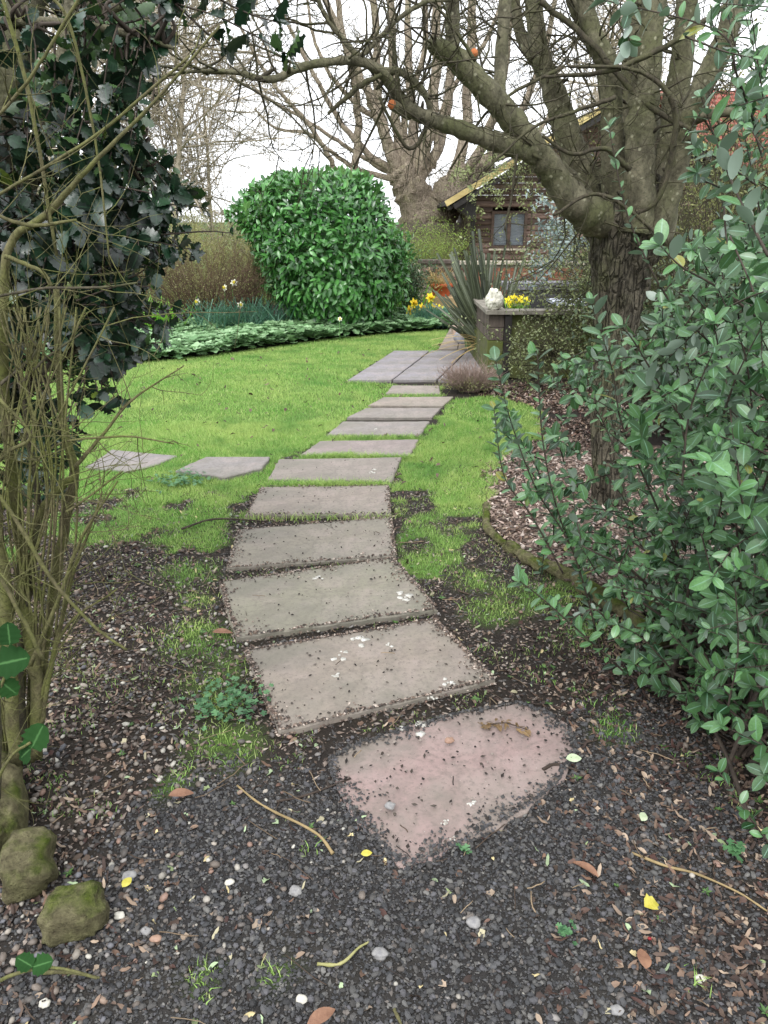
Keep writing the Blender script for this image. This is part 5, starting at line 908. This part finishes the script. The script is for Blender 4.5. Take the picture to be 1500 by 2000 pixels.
M_PEB = m_plain('grey_pebble', C('#6d6c6e'), C('#9a9894'), 60, .6, .1); M_PEBW = m_plain('white_pebble', C('#a5a196'), C('#d0ccc0'), 60, .6, .1); M_PEBT = m_plain('tan_pebble', C('#84695a'), C('#a58672'), 60, .6, .1)
for px, py, s_, mt, lb in ((762, 1587, 9, M_PEB, 'dark grey pebble lying on the nearest slab'), (878, 1458, 8, M_PEBT, 'brown pebble at the top of the nearest slab'), (590, 1948, 10, M_PEBW, 'bright white pebble near the bottom edge'), (742, 1860, 13, M_PEB, 'round dark pebble below the nearest slab'), (577, 1738, 11, M_PEB, 'oblong grey pebble left of the slab corner'), (232, 1782, 9, M_PEBW, 'pale cream pebble right of the squared mossy block'), (285, 1813, 9, M_PEB, 'violet grey pebble beside the orange one'), (303, 1828, 9, M_PEBT, 'orange brown pebble beside the violet grey one'), (447, 1720, 8, M_PEBW, 'pale grey pebble on the dark gravel, left of centre'), (1368, 1907, 9, M_PEBW, 'round pale pebble low at the right'), (1205, 1968, 11, M_PEB, 'grey pebble at the bottom right'), (252, 1706, 12, M_PEB, 'angular grey pebble right of the green stone'), (48, 1738, 18, M_PEBW, 'oval pale pebble behind the squared mossy block'), (925, 1800, 12, M_PEB, 'smooth grey pebble in the gravel right of centre'), (86, 1955, 9, M_PEBW, 'small white pebble at the bottom left')):
    p = G(px, py); r_ = s_*pxm(p); v, f = ICO2; zb_ = .017 if inslab(np.array([p[0]]), np.array([p[1]]))[0] else float(gz(np.array(p[0]), np.array(p[1]))); b = MB(); b.add(v*[r_*1.2, r_, r_*.7]*(1+.4*(vn(v[:, 0:1]+px, v[:, 1:2]+v[:, 2:3], 1.5)-.5))+[p[0], p[1], zb_+r_*.5], f); b.build('pebble', mt, label=lb, cat='pebble')
def stick(ctrl, r, mat, label, name='stick', n=6):
    pts = np.array([G(a_, b_)+[0, 0, gz(np.array(G(a_, b_)[0]), np.array(G(a_, b_)[1]))+r*1.2+z_] for a_, b_, z_ in ctrl]); q = cat(pts, n); b = MB(); tube(b, q, np.linspace(r, r*.55, len(q))*(1+.1*rng.normal(size=len(q))), 8, .1); b.build(name, mat, label=label, cat='stick'); return q
M_STIK = m_plain('tan_stick', C('#6d5f40'), C('#9a8660'), 12, .75, .3); M_DK = m_plain('dark_stick', C('#2c241f'), C('#4a3e34'), 12, .8, .3)
stick([(650,1668,.004),(625,1638,.01),(585,1612,.01),(540,1590,.01),(500,1565,.008),(463,1533,.004)], (.0045), M_STIK, 'long pale brown stick lying on the gravel left of the nearest slab')
stick([(540,1562,0),(600,1550,.002),(685,1523,.012)], .004, M_DK, 'dark thin stick reaching onto the left edge of the nearest slab'); stick([(1235,1662,0),(1300,1690,.004),(1360,1705,.004),(1440,1740,.004),(1500,1775,0)], .004, M_STIK, 'forked pale twig on the leaf litter at the lower right'); stick([(1060,1505,.01),(1085,1495,.01),(1130,1502,.0)], .006, M_DK, 'short dark twig at the right end of the nearest slab')
stick([(620,1880,0),(665,1885,.01),(700,1855,.012),(720,1838,.004)], .004, m_plain('green_twig2', C('#7d7c4a'), C('#a5a070'), 20, .7, .2), 'green lichened twig on the gravel near the bottom'); stick([(80,1902,.01),(140,1908,.02),(195,1912,.01)], .005, M_MST, 'bramble stalk lying at the lower left'); stick([(770,1965,0),(785,2000,.0),(795,2040,0)], .004, M_MST, 'short green twig at the very bottom'); stick([(355,1035,.01),(420,1016,.01),(520,1018,.005)], .007, M_DK, 'dark stick on the thin grass left of the fourth slab'); stick([(640,1338,.012),(660,1312,.012),(672,1300,.016)], .0035, M_DK, 'short dark twig on the second slab'); stick([(740,1338,.012),(735,1315,.016),(728,1300,.012)], .0035, M_DK, 'second short dark twig in the middle of the second slab')
stick([(505,1197,.012),(535,1187,.012)], .003, M_DK, 'dark twig at the left of the third slab'); stick([(545,1023,.012),(610,1035,.012)], .003, M_DK, 'straight dark twig at the left on the fourth slab'); stick([(630,1024,.012),(655,1038,.012)], .003, M_DK, 'straight dark twig in the middle of the fourth slab'); stick([(755,1185,.012),(785,1163,.014)], .0035, M_DK, 'dark twig beside the white dropping of the third slab')
def bigleaf(px, py, L, ang, mat, label, tpl, z=.0, tilt=(.2, -.3, 1), D_=None):
    p = G(px, py)+[0, 0, .012+z] if D_ is None else P(px, py, D_); M = frames(np.array([[math.cos(ang), math.sin(ang), .05]]), nrm(np.array([tilt])))[0]*L; b = MB(); b.inst(tpl, M[None], np.array([p]), rnd=np.array([.5])); return b.build('leaf', mat, label=label, cat='leaf')
M_YL = m_plain('yellow_leaf', C('#a39a30'), C('#c2b85a'), 40, .5, .3); M_BL = m_plain('brown_leaf', C('#6a4a3a'), C('#947058'), 30, .6, .3); M_BR = m_leaf('bramble_leaf', C('#193818'), C('#2b4f24'), .9, .1, C('#5f7a58'), C('#527a48'), spec=.2); M_GL = m_plain('pale_leaf', C('#9fb08a'), C('#c4ccb0'), 40, .5, .3)
BT = leaf_t(.9, 9, .12, .12, .08, .8, .55); OV = leaf_t(.6, 7, .15, .15)
bigleaf(1258, 1778, .045, .5, M_YL, 'bright yellow leaf on the leaf litter at the lower right', leaf_t(.85, 6, .35, .35, .12)); bigleaf(330, 1560, .07, .3, M_BL, 'curled red brown leaf among the pebbles at the left', leaf_t(.4, 6, .5, .3)); bigleaf(1168, 1720, .085, 2.2, M_BL, 'long brown curled leaf in the litter right of the gravel', leaf_t(.28, 6, .6, .3)); bigleaf(1252, 1610, .04, 1., M_GL, 'pale green leaf right of the nearest slab', OV); bigleaf(1105, 1488, .05, 0.1, M_GL, 'pale green leaf at the right tip of the nearest slab', OV); bigleaf(705, 1675, .03, .2, M_YL, 'small yellow green leaf just below the left edge of the nearest slab', OV); bigleaf(240, 1740, .035, 1.2, M_YL, 'small yellow leaf right of the squared mossy block', OV); bigleaf(415, 1240, .08, .1, M_BL, 'dark red brown leaf left of the third slab', leaf_t(.35, 6, .6, .2)); bigleaf(600, 2010, .07, .6, M_BL, 'orange brown leaf cut by the bottom edge', leaf_t(.4, 6, .5, .3)); bigleaf(1260, 1900, .055, 1.4, M_BL, 'brown triangular leaf low at the right', OV)
br = thing('bramble', tuple(G(-30, 1700)), 'bramble stem with green toothed leaves at the left edge', 'plant'); b = MB()
for c_ in ([(-60,1700,1.35,5),(-20,1560,1.35,4),(20,1480,1.35,3),(60,1450,1.35,3)], [(-60,1500,1.4,4),(-20,1400,1.4,3),(10,1320,1.4,3)], [(-80,1980,1.15,4),(0,1915,1.15,4),(100,1890,1.15,3),(190,1910,1.15,3)]): b = MB(); q = limbpts(c_, 6, .3); tube(b, q[:, :3], q[:, 3], 6); b.build('stem', M_MST, br)
for (px, py, D_, L, ang, tl) in ((62, 1462, 1.35, .062, 1.1, (.1, -.9, .5)), (60, 1462, 1.35, .05, 3.9, (-.1, -.8, .6)), (-12, 1300, 1.4, .075, .2, (.1, -.8, .6)), (20, 1260, 1.4, .05, 1.6, (.3, -.7, .6)), (62, 1890, 1.15, .045, .3, (0, -.5, .9)), (64, 1888, 1.15, .04, 2.6, (0, -.4, .9)), (0, 1330, 1.4, .05, 5.3, (.1, -.8, .6))):
    M = frames(np.array([[math.cos(ang), .15, math.sin(ang)]]), nrm(np.array([tl])))[0]*L; b = MB(); b.inst(BT, M[None], np.array([P(px, py, D_)]), rnd=np.array([rng.random()])); b.build('leaf', M_BR, br)
def tuft(px, py, n, r, h, label, leafy=False):
    p = G(px, py); root = thing('weed', tuple(p), label, 'weed'); b = MB()
    if leafy:
        T = p+np.column_stack([rng.normal(size=(n, 2))*r*.5, .01+.03*rng.random(n)]); b.inst(lobed_t(5, .5, .1, 14), scaleM(tiltM(n, .5), h*(.6+.6*rng.random(n))), T); b.build('foliage', M_WEED2, root, kind='stuff')
    else: a_ = rng.normal(size=(n, 2))*r*.5; blades(b, p[0]+a_[:, 0], p[1]+a_[:, 1], h, .0035, 2); b.build('foliage', M_GRASS, root, kind='stuff')
M_WEED2 = m_leaf('cranesbill_leaf', C('#35603c'), C('#63905f'), .5, .25)
tuft(445, 1378, 130, .13, .026, 'patch of feathery dark green cranesbill left of the second slab', True); tuft(350, 942, 160, .16, .028, 'pale feathery patch in the grass below the side slabs', True); tuft(1110, 1835, 14, .025, .018, 'small bright green seedling at the lower right', True); tuft(1445, 1670, 9, .03, .03, 'green seedling under the leafy shrub at right edge', True); tuft(1365, 1918, 16, .04, .02, 'grassy seedling low at the right edge'); tuft(535, 1897, 12, .02, .018, 'small grass tuft in the dark gravel near the bottom'); tuft(402, 1935, 12, .02, .018, 'small grass tuft in the gravel at the bottom left'); tuft(600, 1655, 12, .025, .018, 'small grass tuft beside the long stick'); tuft(905, 1672, 10, .015, .018, 'tiny green seedling at the bottom corner of the nearest slab', True)
p = G(1268, 1838); b = MB(); b.add(ICO1[0]*[.005, .004, .0035]+[p[0], p[1], .008], ICO1[1]); b.build('berry', m_plain('red_berry', C('#6c1218'), C('#8c1c24'), 30, .4, .1), label='tiny dark red berry in the litter at the lower right', cat='berry')

sp = thing('dead_leaf_spray', tuple(G(985, 1418, .012)), 'dry brown spray of dead leaves lying on the top right of the nearest slab', 'dead leaves'); q = cat(np.array([G(945, 1418, .016), G(985, 1412, .024), G(1030, 1425, .018)]), 5); b = MB(); tube(b, q, .0018, 5); b.build('stalk', M_DK, sp)
b = MB(); n = 34; i_ = rng.integers(0, len(q), n); b.inst(leaf_t(.32, 4, .4, .3), scaleM(tiltM(n, .7), .018+.014*rng.random(n)), q[i_]+rng.normal(size=(n, 3))*[.006, .006, .002]); b.build('dry_leaves', m_plain('dry_brown', C('#54422c'), C('#806844'), 30, .7, .2), sp, kind='stuff')
